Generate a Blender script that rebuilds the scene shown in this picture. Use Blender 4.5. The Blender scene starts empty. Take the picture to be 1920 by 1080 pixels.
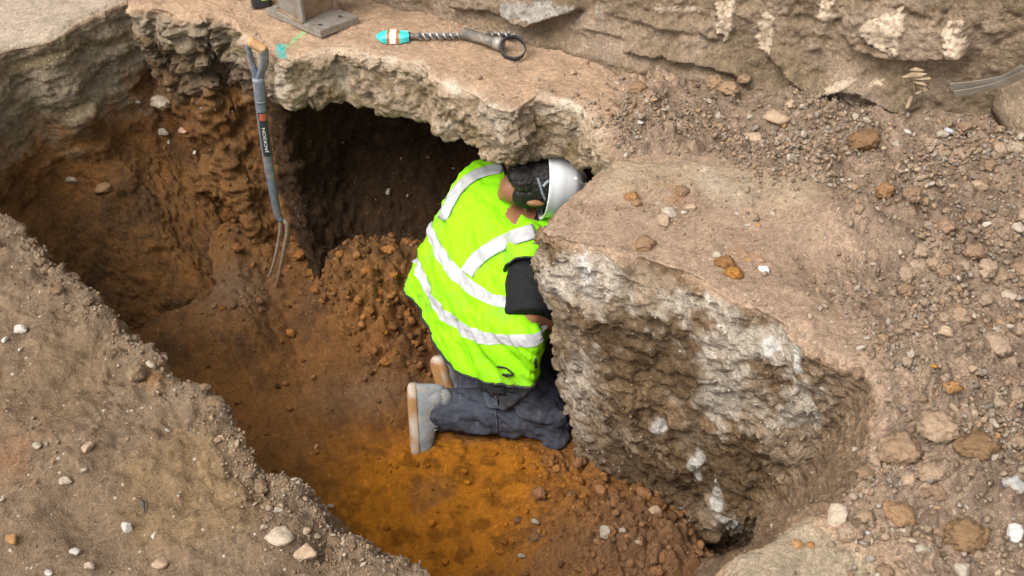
import bpy, bmesh, math, random
import numpy as np
from mathutils import Vector, Matrix
from mathutils.bvhtree import BVHTree

# ------------------------------------------------------------------ camera, sky, sun, exposure
S = bpy.context.scene
COL = S.collection
CAM_H, PITCH, HFOV = 1.6, math.radians(42.0), math.radians(55.0)
FOC = 960.0 / math.tan(HFOV / 2)
cam_data = bpy.data.cameras.new('camera')
cam_data.sensor_width = 36.0
cam_data.lens = 18.0 / math.tan(HFOV / 2)
cam_data.clip_start, cam_data.clip_end = 0.05, 400.0
cam = bpy.data.objects.new('camera', cam_data)
COL.objects.link(cam)
cam.location = (0, 0, CAM_H)
cam.rotation_euler = (math.pi / 2 - PITCH, 0, 0)
S.camera = cam

SUN_EL, SUN_ROT = math.radians(56), math.radians(232)
world = bpy.data.worlds.new('World')
S.world = world
world.use_nodes = True
wn, wl = world.node_tree.nodes, world.node_tree.links
wn.clear()
sky = wn.new('ShaderNodeTexSky')
sky.sky_type = 'NISHITA'
sky.sun_disc = False
sky.sun_elevation = SUN_EL
sky.sun_rotation = SUN_ROT
sky.dust_density = 4.0
hs = wn.new('ShaderNodeHueSaturation')      # overcast: the sky is nearly grey
hs.inputs['Saturation'].default_value = 0.10
bg = wn.new('ShaderNodeBackground')
bg.inputs['Strength'].default_value = 0.15
wo = wn.new('ShaderNodeOutputWorld')
wl.new(sky.outputs[0], hs.inputs['Color'])
wl.new(hs.outputs[0], bg.inputs['Color'])
wl.new(bg.outputs[0], wo.inputs['Surface'])

sun_d = bpy.data.lights.new('sun', 'SUN')
sun_d.energy = 1.5
sun_d.angle = math.radians(40)
sun_d.color = (1.0, 0.95, 0.88)
sun = bpy.data.objects.new('sun', sun_d)
COL.objects.link(sun)
# direction towards the sun, the sky texture's convention (rotation 0 = +Y, clockwise from above)
sd = Vector((math.sin(SUN_ROT) * math.cos(SUN_EL), math.cos(SUN_ROT) * math.cos(SUN_EL), math.sin(SUN_EL)))
sun.rotation_euler = sd.to_track_quat('Z', 'Y').to_euler()
sun.location = sd * 20

S.view_settings.view_transform = 'Standard'
S.view_settings.look = 'None'
S.view_settings.exposure = 0.9
S.view_settings.gamma = 1.0
S.cycles.max_bounces = 8
S.cycles.diffuse_bounces = 4
S.cycles.use_denoising = True

rng = np.random.default_rng(7)
random.seed(7)

# ------------------------------------------------------------------ helpers: measuring the place
def U(px, py, z=0.0):
    """Point of height z on the sight line through a pixel of the 1920 x 1080 photograph."""
    a, b = (px - 960) / FOC, (540 - py) / FOC
    d = np.array([a, math.cos(PITCH) + b * math.sin(PITCH), -math.sin(PITCH) + b * math.cos(PITCH)])
    t = (z - CAM_H) / d[2]
    return np.array([0, 0, CAM_H]) + t * d

def UD(px, py, y):
    """Point at distance y (world Y) on the sight line through a pixel."""
    a, b = (px - 960) / FOC, (540 - py) / FOC
    d = np.array([a, math.cos(PITCH) + b * math.sin(PITCH), -math.sin(PITCH) + b * math.cos(PITCH)])
    return np.array([0, 0, CAM_H]) + d * (y / d[1])

def proj(P):
    P = np.asarray(P, float)
    x, y, z = P[..., 0], P[..., 1], P[..., 2] - CAM_H
    dep = y * math.cos(PITCH) - z * math.sin(PITCH)
    up = y * math.sin(PITCH) + z * math.cos(PITCH)
    return np.stack([960 + FOC * x / dep, 540 - FOC * up / dep], -1)

# ------------------------------------------------------------------ helpers: noise
def _hash(ix, iy, iz, seed):
    h = (ix.astype(np.uint32) * np.uint32(374761393) + iy.astype(np.uint32) * np.uint32(668265263)
         + iz.astype(np.uint32) * np.uint32(2147483647) + np.uint32((seed * 974634777) & 0xffffffff))
    h = (h ^ (h >> np.uint32(13))) * np.uint32(1274126177)
    h ^= h >> np.uint32(16)
    h *= np.uint32(2246822519)
    h ^= h >> np.uint32(13)
    return h

def perlin(P, seed=0):
    P = np.asarray(P, float)
    i = np.floor(P).astype(np.int64)
    f = P - i
    u = f * f * f * (f * (f * 6 - 15) + 10)
    out = 0
    for dx in (0, 1):
        for dy in (0, 1):
            for dz in (0, 1):
                h = _hash(i[..., 0] + dx, i[..., 1] + dy, i[..., 2] + dz, seed)
                gx = (h & 1023).astype(float) / 511.5 - 1
                gy = ((h >> np.uint32(10)) & 1023).astype(float) / 511.5 - 1
                gz = ((h >> np.uint32(20)) & 1023).astype(float) / 511.5 - 1
                g = gx * (f[..., 0] - dx) + gy * (f[..., 1] - dy) + gz * (f[..., 2] - dz)
                w = ((u[..., 0] if dx else 1 - u[..., 0]) * (u[..., 1] if dy else 1 - u[..., 1]) * (u[..., 2] if dz else 1 - u[..., 2]))
                out = out + g * w
    return out * 1.4

def fbm(P, octaves=4, seed=0, gain=0.5, ridged=False):
    a, s, out = 1.0, 1.0, 0
    P = np.asarray(P, float)
    for k in range(octaves):
        n = perlin(P * s + k * 17.3, seed + k)
        if ridged:
            n = 0.5 - np.abs(n)
        out = out + a * n
        a *= gain
        s *= 2.03
    return out

def worley(P, seed=0):
    """Distance to the nearest and second nearest of jittered cell points."""
    P = np.asarray(P, float)
    i = np.floor(P).astype(np.int64)
    f = P - i
    d1 = np.full(P.shape[:-1], 9.0)
    d2 = d1.copy()
    for dx in (-1, 0, 1):
        for dy in (-1, 0, 1):
            for dz in (-1, 0, 1):
                h = _hash(i[..., 0] + dx, i[..., 1] + dy, i[..., 2] + dz, seed)
                px = (h & 1023) / 1023.0 + dx - f[..., 0]
                py = ((h >> np.uint32(10)) & 1023) / 1023.0 + dy - f[..., 1]
                pz = ((h >> np.uint32(20)) & 1023) / 1023.0 + dz - f[..., 2]
                d = np.sqrt(px * px + py * py + pz * pz)
                d2 = np.minimum(np.maximum(d, d1), d2)
                d1 = np.minimum(d, d1)
    return d1, d2

def facet(P, seed=0):
    """Broken facets: every cell is a tilted plane at its own height."""
    P = np.asarray(P, float)
    i = np.floor(P).astype(np.int64)
    f = P - i
    d1 = np.full(P.shape[:-1], 9.0)
    val = np.zeros(P.shape[:-1])
    for dx in (-1, 0, 1):
        for dy in (-1, 0, 1):
            for dz in (-1, 0, 1):
                h = _hash(i[..., 0] + dx, i[..., 1] + dy, i[..., 2] + dz, seed)
                px = f[..., 0] - dx - (h & 1023) / 1023.0
                py = f[..., 1] - dy - ((h >> np.uint32(10)) & 1023) / 1023.0
                pz = f[..., 2] - dz - ((h >> np.uint32(20)) & 1023) / 1023.0
                g = _hash(i[..., 0] + dx, i[..., 1] + dy, i[..., 2] + dz, seed + 77)
                v = ((g & 1023) / 511.5 - 1) * px + (((g >> np.uint32(10)) & 1023) / 511.5 - 1) * py + (((g >> np.uint32(20)) & 1023) / 511.5 - 1) * pz + 0.6 * ((h & 255) / 127.5 - 1) * 0.5
                d = px * px + py * py + pz * pz
                m = d < d1
                val = np.where(m, v, val)
                d1 = np.where(m, d, d1)
    return val

def sstep(a, b, x):
    t = np.clip((x - a) / (b - a), 0, 1)
    return t * t * (3 - 2 * t)

def srgb(r, g, b):
    f = lambda c: (c / 255 / 12.92) if c / 255 <= 0.04045 else ((c / 255 + 0.055) / 1.055) ** 2.4
    return np.array([f(r), f(g), f(b)])

def in_poly(pts, poly):
    """Even-odd test of pts (n,2) in polygon."""
    x, y = pts[:, 0], pts[:, 1]
    inside = np.zeros(len(pts), bool)
    n = len(poly)
    for k in range(n):
        x1, y1 = poly[k]
        x2, y2 = poly[(k + 1) % n]
        if y1 == y2:
            continue
        c = ((y1 > y) != (y2 > y)) & (x < (x2 - x1) * (y - y1) / (y2 - y1) + x1)
        inside ^= c
    return inside

def blob(P, c, r):
    """Soft round mask about world point c (x, y only when 2-D)."""
    c = np.asarray(c)[:P.shape[-1]]
    return np.exp(-((P - c) ** 2).sum(-1) / (r * r))

# ------------------------------------------------------------------ helpers: objects
def mesh_obj(name, V, F, mat=None, parent=None, smooth=True, col=None, link=True):
    me = bpy.data.meshes.new(name)
    V = np.asarray(V, np.float32)
    F = np.asarray(F) if not isinstance(F, list) else F
    if isinstance(F, np.ndarray):
        n, k = F.shape
        me.vertices.add(len(V))
        me.vertices.foreach_set('co', V.ravel())
        me.loops.add(n * k)
        me.loops.foreach_set('vertex_index', F.astype(np.int32).ravel())
        me.polygons.add(n)
        me.polygons.foreach_set('loop_start', np.arange(0, n * k, k, dtype=np.int32))
        me.update(calc_edges=True)
        me.validate()
    else:
        me.from_pydata([tuple(v) for v in V], [], [tuple(f) for f in F])
    me.polygons.foreach_set('use_smooth', [smooth] * len(me.polygons))
    if col is not None:
        a = me.color_attributes.new('Col', 'FLOAT_COLOR', 'POINT')
        c = np.ones((len(V), 4), np.float32)
        col = np.asarray(col)
        c[:, :col.shape[1]] = col
        a.data.foreach_set('color', c.ravel())
    if mat:
        me.materials.append(mat)
    o = bpy.data.objects.new(name, me)
    if link:
        COL.objects.link(o)
    if parent:
        o.parent = parent
    return o

def bm_obj(name, bm, mat=None, parent=None, smooth=True, loc=None):
    me = bpy.data.meshes.new(name)
    bmesh.ops.recalc_face_normals(bm, faces=bm.faces)
    bm.to_mesh(me)
    bm.free()
    me.polygons.foreach_set('use_smooth', [smooth] * len(me.polygons))
    if mat:
        me.materials.append(mat)
    o = bpy.data.objects.new(name, me)
    COL.objects.link(o)
    if parent:
        o.parent = parent
    return o

def empty(name, loc, label, cat, group=None):
    o = bpy.data.objects.new(name, None)
    COL.objects.link(o)
    o.location = loc
    o.empty_display_size = 0.05
    return tag(o, label, cat, group)

def tag(o, label=None, cat=None, group=None, kind=None):
    if label: o['label'] = label
    if cat: o['category'] = cat
    if group: o['group'] = group
    if kind: o['kind'] = kind
    return o

def grid_faces(n, m, wrap=False):
    """Quads of an n x m grid (rows x columns); wrap joins last column to first."""
    r = np.arange(n - 1)[:, None]
    c = np.arange(m if wrap else m - 1)[None, :]
    c2 = (c + 1) % m
    a = (r * m + c); b = (r * m + c2); d = ((r + 1) * m + c); e = ((r + 1) * m + c2)
    return np.stack([a, b, e, d], -1).reshape(-1, 4)

def catmull(P, t, periodic=False):
    """Catmull-Rom through rows of P at parameter t (units of rows)."""
    P = np.asarray(P, float)
    n = len(P)
    i = np.floor(t).astype(int)
    if periodic:
        f = t - i
        g = lambda k: P[(i + k) % n]
    else:
        i = np.clip(i, 0, n - 2)
        f = t - i
        Q = np.concatenate([2 * P[:1] - P[1:2], P, 2 * P[-1:] - P[-2:-1]])
        g = lambda k: Q[i + 1 + k]
    f = f.reshape((-1,) + (1,) * (P.ndim - 1))
    p0, p1, p2, p3 = g(-1), g(0), g(1), g(2)
    return 0.5 * (2 * p1 + (p2 - p0) * f + (2 * p0 - 5 * p1 + 4 * p2 - p3) * f ** 2 + (3 * p1 - p0 - 3 * p2 + p3) * f ** 3)

def pchip(P, t):
    """Monotone cubic through rows of P (no overshoot)."""
    P = np.asarray(P, float)
    n = len(P)
    d = P[1:] - P[:-1]
    m = np.zeros_like(P)
    a, b = d[:-1], d[1:]
    m[1:-1] = np.where(a * b > 0, 2 * a * b / np.where(np.abs(a + b) < 1e-9, 1e-9, a + b), 0)
    m[0], m[-1] = d[0], d[-1]
    i = np.clip(np.floor(t).astype(int), 0, n - 2)
    f = (t - i).reshape((-1,) + (1,) * (P.ndim - 1))
    return ((2 * f ** 3 - 3 * f ** 2 + 1) * P[i] + (f ** 3 - 2 * f ** 2 + f) * m[i] + (-2 * f ** 3 + 3 * f ** 2) * P[i + 1] + (f ** 3 - f ** 2) * m[i + 1])

def grid_normals(G, wrap):
    du = (np.roll(G, -1, 1) - np.roll(G, 1, 1)) if wrap else np.gradient(G, axis=1)
    dv = np.gradient(G, axis=0)
    n = np.cross(du, dv)
    n /= np.linalg.norm(n, axis=-1, keepdims=True) + 1e-12
    return n

# ------------------------------------------------------------------ materials
def new_mat(name):
    m = bpy.data.materials.new(name)
    m.use_nodes = True
    nt = m.node_tree
    b = nt.nodes['Principled BSDF']
    return m, nt, b

def N(nt, kind, **kw):
    n = nt.nodes.new(kind)
    for k, v in kw.items():
        if k in n.inputs:
            n.inputs[k].default_value = v
        else:
            setattr(n, k, v)
    return n

def earth_mat(name, speck=0.5, bump=1.0, speck_col=(0.62, 0.55, 0.46), var=0.5, fine=220.0, rough=0.95, k=1.0):
    """Soil, dust and concrete: the colour attribute broken up by grains, pale specks and a bumpy relief."""
    m, nt, b = new_mat(name)
    L = nt.links.new
    at = N(nt, 'ShaderNodeAttribute', attribute_name='Col')
    tc = N(nt, 'ShaderNodeTexCoord')
    n1 = N(nt, 'ShaderNodeTexNoise', Scale=9.0 * k, Detail=8.0, Roughness=0.65)
    n2 = N(nt, 'ShaderNodeTexNoise', Scale=fine * k, Detail=3.0, Roughness=0.7)
    n3 = N(nt, 'ShaderNodeTexNoise', Scale=55.0 * k, Detail=6.0, Roughness=0.7)
    for n in (n1, n2, n3):
        L(tc.outputs['Object'], n.inputs['Vector'])
    # brightness factor
    add = N(nt, 'ShaderNodeMath', operation='ADD')
    L(n1.outputs['Fac'], add.inputs[0]); L(n3.outputs['Fac'], add.inputs[1])
    add2 = N(nt, 'ShaderNodeMath', operation='MULTIPLY_ADD')
    L(n2.outputs['Fac'], add2.inputs[0]); add2.inputs[1].default_value = 0.8; L(add.outputs[0], add2.inputs[2])
    mr = N(nt, 'ShaderNodeMapRange')
    mr.inputs['From Min'].default_value = 0.95; mr.inputs['From Max'].default_value = 1.85
    mr.inputs['To Min'].default_value = 1 - var; mr.inputs['To Max'].default_value = 1 + var
    L(add2.outputs[0], mr.inputs['Value'])
    mul = N(nt, 'ShaderNodeVectorMath', operation='SCALE')
    L(at.outputs['Color'], mul.inputs[0]); L(mr.outputs[0], mul.inputs['Scale'])
    # pale grit specks
    vo = N(nt, 'ShaderNodeTexVoronoi', Scale=110.0 * k)
    L(tc.outputs['Object'], vo.inputs['Vector'])
    sep = N(nt, 'ShaderNodeSeparateColor')
    L(vo.outputs['Color'], sep.inputs[0])
    c1 = N(nt, 'ShaderNodeMath', operation='GREATER_THAN'); c1.inputs[1].default_value = 1 - 0.14 * speck
    L(sep.outputs[0], c1.inputs[0])
    rad = N(nt, 'ShaderNodeMath', operation='MULTIPLY'); rad.inputs[1].default_value = 0.42
    L(sep.outputs[1], rad.inputs[0])
    c2 = N(nt, 'ShaderNodeMath', operation='LESS_THAN')
    L(vo.outputs['Distance'], c2.inputs[0]); L(rad.outputs[0], c2.inputs[1])
    c3 = N(nt, 'ShaderNodeMath', operation='MULTIPLY')
    L(c1.outputs[0], c3.inputs[0]); L(c2.outputs[0], c3.inputs[1])
    c4 = N(nt, 'ShaderNodeMath', operation='MULTIPLY')
    L(c3.outputs[0], c4.inputs[0]); L(at.outputs['Alpha'], c4.inputs[1])
    mix = N(nt, 'ShaderNodeMix', data_type='RGBA')
    L(c4.outputs[0], mix.inputs['Factor']); L(mul.outputs[0], mix.inputs['A'])
    mix.inputs['B'].default_value = (*speck_col, 1)
    L(mix.outputs['Result'], b.inputs['Base Color'])
    b.inputs['Roughness'].default_value = rough
    b.inputs['Specular IOR Level'].default_value = 0.15
    # relief
    v2 = N(nt, 'ShaderNodeTexVoronoi', Scale=75.0 * k)
    v2.inputs['Randomness'].default_value = 1.0
    dist = N(nt, 'ShaderNodeVectorMath', operation='MULTIPLY_ADD')
    L(n3.outputs['Color'], dist.inputs[0]); dist.inputs[1].default_value = (0.03 / k, 0.03 / k, 0.03 / k); L(tc.outputs['Object'], dist.inputs[2])
    L(dist.outputs[0], v2.inputs['Vector'])
    h1 = N(nt, 'ShaderNodeMath', operation='MULTIPLY_ADD')
    L(v2.outputs['Distance'], h1.inputs[0]); h1.inputs[1].default_value = -0.55; L(n3.outputs['Fac'], h1.inputs[2])
    h2 = N(nt, 'ShaderNodeMath', operation='MULTIPLY_ADD')
    L(n2.outputs['Fac'], h2.inputs[0]); h2.inputs[1].default_value = 0.45; L(h1.outputs[0], h2.inputs[2])
    h3 = N(nt, 'ShaderNodeMath', operation='MULTIPLY_ADD')
    L(c3.outputs[0], h3.inputs[0]); h3.inputs[1].default_value = 0.25; L(h2.outputs[0], h3.inputs[2])
    bp = N(nt, 'ShaderNodeBump', Strength=0.9, Distance=0.013 * bump)
    L(h3.outputs[0], bp.inputs['Height'])
    L(bp.outputs[0], b.inputs['Normal'])
    return m

def plain_mat(name, col, rough=0.6, metal=0.0, var=0.25, scale=40.0, bump=0.0, col2=None, thr=(0.45, 0.65), coat=0.0, spec=0.4):
    """A paint, cloth, metal or rubber: base colour with wear of a second colour and fine unevenness."""
    m, nt, b = new_mat(name)
    L = nt.links.new
    tc = N(nt, 'ShaderNodeTexCoord')
    n1 = N(nt, 'ShaderNodeTexNoise', Scale=scale, Detail=6.0, Roughness=0.65)
    n2 = N(nt, 'ShaderNodeTexNoise', Scale=scale * 0.25, Detail=5.0, Roughness=0.6)
    L(tc.outputs['Object'], n1.inputs['Vector']); L(tc.outputs['Object'], n2.inputs['Vector'])
    mr = N(nt, 'ShaderNodeMapRange')
    mr.inputs['From Min'].default_value = 0.3; mr.inputs['From Max'].default_value = 0.7
    mr.inputs['To Min'].default_value = 1 - var; mr.inputs['To Max'].default_value = 1 + var
    L(n1.outputs['Fac'], mr.inputs['Value'])
    mix = N(nt, 'ShaderNodeMix', data_type='RGBA')
    mix.inputs['A'].default_value = (*col, 1)
    mix.inputs['B'].default_value = (*(col2 if col2 is not None else col), 1)
    m2 = N(nt, 'ShaderNodeMapRange')
    m2.inputs['From Min'].default_value = thr[0]; m2.inputs['From Max'].default_value = thr[1]
    L(n2.outputs['Fac'], m2.inputs['Value'])
    L(m2.outputs[0], mix.inputs['Factor'])
    mul = N(nt, 'ShaderNodeVectorMath', operation='SCALE')
    L(mix.outputs['Result'], mul.inputs[0]); L(mr.outputs[0], mul.inputs['Scale'])
    L(mul.outputs[0], b.inputs['Base Color'])
    b.inputs['Roughness'].default_value = rough
    b.inputs['Metallic'].default_value = metal
    b.inputs['Coat Weight'].default_value = coat
    b.inputs['Specular IOR Level'].default_value = spec
    if bump:
        bp = N(nt, 'ShaderNodeBump', Strength=0.6, Distance=bump)
        L(n1.outputs['Fac'], bp.inputs['Height'])
        L(bp.outputs[0], b.inputs['Normal'])
    return m

M_EARTH = earth_mat('earth')
M_FLOOR = earth_mat('sandy clay', speck=0.12, bump=0.9, speck_col=(0.5, 0.36, 0.18), var=0.4)
M_STONE = earth_mat('stone', speck=0.25, bump=0.5, var=0.35)
M_ROCK = earth_mat('loose stone', speck=0.5, bump=0.22, var=0.4, k=0.03)

# soil and stone albedos
C_DIRT = np.array([0.215, 0.147, 0.092])       # trodden dirt, near side
C_DUST = np.array([0.47, 0.315, 0.205])       # dusty slab top
C_PALE = np.array([0.48, 0.385, 0.29])         # bare concrete of the far slab
C_RUB = np.array([0.25, 0.178, 0.124])         # rubble ground
C_CONC = np.array([0.40, 0.30, 0.20])         # broken concrete
C_MORT = np.array([0.62, 0.52, 0.40])         # pale mortar
C_GREY = np.array([0.30, 0.235, 0.16])        # grey hardcore
C_CLAY = np.array([0.19, 0.092, 0.034])       # brown clay
C_DARK = np.array([0.10, 0.055, 0.028])       # dark earth
C_ORNG = np.array([0.46, 0.168, 0.014])        # orange sand

def lerp(a, b, w):
    return a + (b - a) * w[..., None]
# ------------------------------------------------------------------ the ground with the pit dug into it (one sheet)
C0 = np.array([-0.4, 2.1])
def st(rim, lip=(0.03, -0.2), under=(0.05, -0.42), mid=(0.06, -0.7), foot=(0.08, -1.06)):
    r = U(*rim) if len(rim) == 2 else np.array(rim, float)
    d = C0 - r[:2]; d /= np.linalg.norm(d)
    out = [r]
    for q in (lip, under, mid, foot):
        out.append(np.array([*(r[:2] + d * q[0]), q[1]]) if len(q) == 2 else U(*q))
    return out
SLAB = dict(lip=(0.0, -0.20), under=(-0.70, -0.235), mid=(-0.88, -0.62), foot=(-0.36, -1.08))
SLABM = dict(lip=(0.0, -0.19), under=(-0.34, -0.26), mid=(-0.36, -0.6), foot=(-0.08, -1.03))
SLAB2 = dict(lip=(0.0, -0.17), under=(-0.14, -0.24), mid=(-0.10, -0.6), foot=(0.10, -0.98))
CORN = dict(lip=(0.03, -0.12), under=(0.03, -0.24), mid=(0.20, -0.6), foot=(0.42, -0.97))
LEFT = dict(lip=(0.03, -0.18), under=(0.07, -0.42), mid=(0.32, -0.68), foot=(0.70, -1.0))
stations = [
    st((-0.05, 0.62, 0.0)), st((800, 1080)), st((725, 1035)), st((640, 985)), st((580, 925)), st((520, 885)), st((445, 825)),
    st((420, 775)), st((380, 735)), st((325, 712)), st((285, 675)), st((250, 635)), st((205, 580)), st((150, 540)), st((90, 485)),
    st((50, 440)), st((0, 402)), st((-1.52, 2.25, 0), mid=(0.08, -0.7), foot=(0.14, -1.05)), st((-1.68, 2.5, 0), mid=(0.16, -0.7), foot=(0.32, -1.03)), st((-1.75, 2.75, 0), mid=(0.24, -0.7), foot=(0.52, -1.02)),
    st((0, 95), **LEFT), st((55, 82), **LEFT), st((105, 68), **LEFT), st((140, 42), **LEFT), st((190, 18), **LEFT), st((238, -2), **LEFT),
    st((258, 14), **CORN), st((300, 16), **CORN), st((345, 34), **CORN), st((400, 30), **CORN), st((446, 44), **CORN),
    st((462, 68), **CORN), st((495, 90), **SLAB2), st((528, 116), **SLAB2), st((570, 104), **SLAB2), st((625, 92), **SLABM),
    st((690, 102), **SLAB), st((745, 112), **SLAB), st((795, 122), **SLAB), st((812, 148), **SLAB), st((850, 160), **SLAB), st((893, 178), **SLAB),
    st((925, 200), **SLAB), st((965, 205), **SLAB), st((1000, 182), **SLAB), st((1050, 188), **SLAB), st((1090, 205), **SLAB),
    st((1122, 235), lip=(0.0, -0.14), under=(-0.38, -0.28), mid=(-0.45, -0.65), foot=(-0.3, -1.05)),
    st((1142, 268), lip=(-0.01, -0.1), under=(-0.25, -0.30), mid=(-0.3, -0.65), foot=(-0.25, -1.05)),
    st((1152, 297), lip=(-0.02, -0.15), under=(-0.1, -0.4), mid=(-0.15, -0.7), foot=(-0.12, -1.08)),
    st((1082, 360), lip=(-0.02, -0.2), under=(-0.06, -0.45), mid=(-0.1, -0.7), foot=(-0.1, -1.1)),
    st((1030, 405), lip=(1016, 476, -0.2), under=(1042, 595, -0.48), mid=(1056, 715, -0.8), foot=(1085, 850, -1.1)),
    st((1018, 428), lip=(1012, 500, -0.2), under=(1052, 610, -0.48), mid=(1068, 735, -0.8), foot=(1105, 866, -1.12)),
    st((1060, 446), lip=(1056, 535, -0.15), under=(1082, 655, -0.43), mid=(1095, 760, -0.75), foot=(1125, 880, -1.12)),
    st((1150, 466), lip=(1150, 560, -0.13), under=(1150, 700, -0.40), mid=(1155, 800, -0.72), foot=(1180, 905, -1.12)),
    st((1280, 505), lip=(1285, 600, -0.12), under=(1270, 730, -0.38), mid=(1265, 855, -0.72), foot=(1275, 955, -1.08)),
    st((1390, 560), lip=(1405, 655, -0.11), under=(1400, 775, -0.36), mid=(1365, 905, -0.70), foot=(1345, 998, -1.02)),
    st((1470, 605), lip=(1500, 700, -0.10), under=(1510, 800, -0.30), mid=(1420, 930, -0.7), foot=(1385, 1010, -1.15)),
    st((1540, 655), lip=(1560, 740, -0.10), under=(1535, 832, -0.33), mid=(1450, 945, -0.66), foot=(1392, 1012, -1.15)),
    st((1620, 720), lip=(1590, 780, -0.12), under=(1530, 880, -0.38), mid=(1450, 965, -0.65), foot=(1396, 1016, -1.15)),
    st((1640, 790), lip=(1590, 850, -0.14), under=(1520, 930, -0.38), mid=(1450, 985, -0.62), foot=(1400, 1022, -1.13)),
    st((1610, 880), lip=(1555, 925, -0.16), under=(1490, 975, -0.36), mid=(1440, 1010, -0.6), foot=(1398, 1040, -1.1)),
    st((1555, 955), lip=(1510, 985, -0.16), under=(1465, 1015, -0.36), mid=(1430, 1040, -0.6), foot=(1380, 1070, -0.88)),
    st((1490, 980)), st((1425, 1018)), st((1360, 1082)), st((0.30, 0.66, 0.0)),
]
NS = len(stations)
for k_ in range(28, 43):                                     # the wall turns the corner and draws back under the slab
    w_ = (k_ - 27.5) / 15.0
    r_ = np.array(stations[k_][0]); d_ = C0 - r_[:2]; d_ /= np.linalg.norm(d_)
    for q_, (A_, B_) in enumerate(((CORN['under'], SLAB['under']), (CORN['mid'], SLAB['mid']), (CORN['foot'], SLAB['foot']))):
        dd_ = A_[0] + (B_[0] - A_[0]) * w_ ** 1.1; zz_ = A_[1] + (B_[1] - A_[1]) * w_
        stations[k_][2 + q_] = np.array([*(r_[:2] + d_ * dd_), zz_])
CTRL = np.array(stations)                                   # (NS, 5, 3): rim, lip, under, mid, foot
rad = CTRL[:, 0, :2] - C0
rlen = np.linalg.norm(rad, axis=1)
rdir = rad / rlen[:, None]
def ring_out(dist, z=0.0):
    return np.concatenate([C0 + rdir * (rlen + dist)[:, None], np.full((NS, 1), z)], 1)
inner = CTRL[:, 4].copy()
inner[:, :2] += (C0 - inner[:, :2]) * 0.35
inner[:, 2] -= 0.22
LEV = [ring_out(9.0), ring_out(1.9), ring_out(1.0), ring_out(0.10), ring_out(0.025), CTRL[:, 0], CTRL[:, 1], CTRL[:, 2], CTRL[:, 3], CTRL[:, 4], inner]
LEV[5][:, 2] -= 0.012
LEV = np.array(LEV)                                         # (levels, NS, 3)
# around: samples by arc length of the rim
seg = np.linalg.norm(np.roll(CTRL[:, 0], -1, 0) - CTRL[:, 0], axis=1)
seg2 = np.linalg.norm(np.roll(CTRL[:, 4], -1, 0) - CTRL[:, 4], axis=1)
seg = np.maximum(seg, 0.8 * seg2)
w = np.ones(NS); w[NS - 2:] = 0.3; w[0] = 0.3; w[17:19] = 0.5
cum = np.concatenate([[0], np.cumsum(seg * w)])
NSAMP = 1500
tt = np.interp(np.linspace(0, cum[-1], NSAMP, endpoint=False), cum, np.arange(NS + 1))
rings = np.array([catmull(l, tt, periodic=True) for l in LEV])
vc = [24, 130, 160, 26, 12, 46, 46, 50, 56, 20]
vv = np.concatenate([k + np.linspace(0, 1, c, endpoint=False) for k, c in enumerate(vc)] + [[len(vc)]])
G = pchip(rings, vv)
lev = np.repeat(vv[:, None], NSAMP, 1)
sta = np.repeat(tt[None, :], len(vv), 0)
# keep the flat ground flat between the control rings
G[..., 2] = np.where(lev < 4.0, 0.0, G[..., 2])
nrm = grid_normals(G, True)
if nrm[60, 100, 2] < 0:
    nrm = -nrm
P = G.copy()
XY = P[..., :2]
PX = proj(P)

def zone(a, b, soft=1.5):                                    # stations a..b as a soft mask
    return sstep(a - soft, a, sta) * (1 - sstep(b, b + soft, sta))
top = 1 - sstep(4.6, 5.3, lev)                               # 1 on the ground surface
wall_m = 1 - top
z_near = np.clip(zone(0, 16, 1) + (sta > NS - 1.5), 0, 1)
z_left = zone(18, 25, 1)
z_corn = zone(26, 31, 1)
z_slab = zone(32, 48, 1)
z_block = zone(49, 58, 1)
z_bank = zone(58.5, 62, 1)
z_bslab = zone(63, NS - 2, 0.6)
z_right = zone(47.5, 62, 0.7)

# relief ---------------------------------------------------------------
f6 = fbm(P * 5.0, 4, 11)
f20 = fbm(P * 18.0, 4, 12)
f60 = fbm(P * 60.0, 3, 13)
r12 = fbm(P * np.array([9.0, 9.0, 16.0]), 4, 14, ridged=True)
# the ground surface
right_px = [(1150, 120), (1300, 165), (1500, 190), (1700, 240), (1920, 280), (1990, 1150), (1700, 1150), (1660, 900), (1650, 640), (1560, 560), (1560, 330), (1330, 290), (1170, 285)]
in_rub = in_poly(PX.reshape(-1, 2), right_px).reshape(lev.shape).astype(float)
def blur(a, n):
    for _ in range(n):
        a = (a + np.roll(a, 1, 1) + np.roll(a, -1, 1)) / 3
        a[1:-1] = (a[:-2] + a[1:-1] + a[2:]) / 3
    return a
in_rub = blur(in_rub, 12) * top
patch_px = [(1150, 300), (1530, 335), (1530, 400), (1260, 355), (1100, 380)]
d1, d2 = worley(P * 16.0 + 0.35 * np.stack([f20, f60, f20], -1), 3)
clod = sstep(0.05, 0.45, d2 - d1) * (1 - d1)
e1, e2 = worley(P * 42.0, 4)
grain = sstep(0.0, 0.4, e2 - e1) * (1 - e1)
amt_top = 0.004 + 0.006 * z_near + 0.016 * in_rub
h = top * (f6 * (0.012 + 0.03 * in_rub + 0.013 * z_near) + f20 * amt_top + f60 * (0.0022 + 0.004 * in_rub))
h += top * in_rub * (clod * 0.030 * sstep(-0.15, 0.35, f6) + grain * 0.009)
h += top * z_near * (grain * 0.004 + clod * 0.006 * sstep(0.0, 0.4, f20))
# crumbling edge on the near side
edge_near = z_near * sstep(2.7, 3.6, lev)
h += edge_near * top * (clod * 0.006 + f6 * 0.03 + f20 * 0.012 + grain * 0.004)
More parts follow.
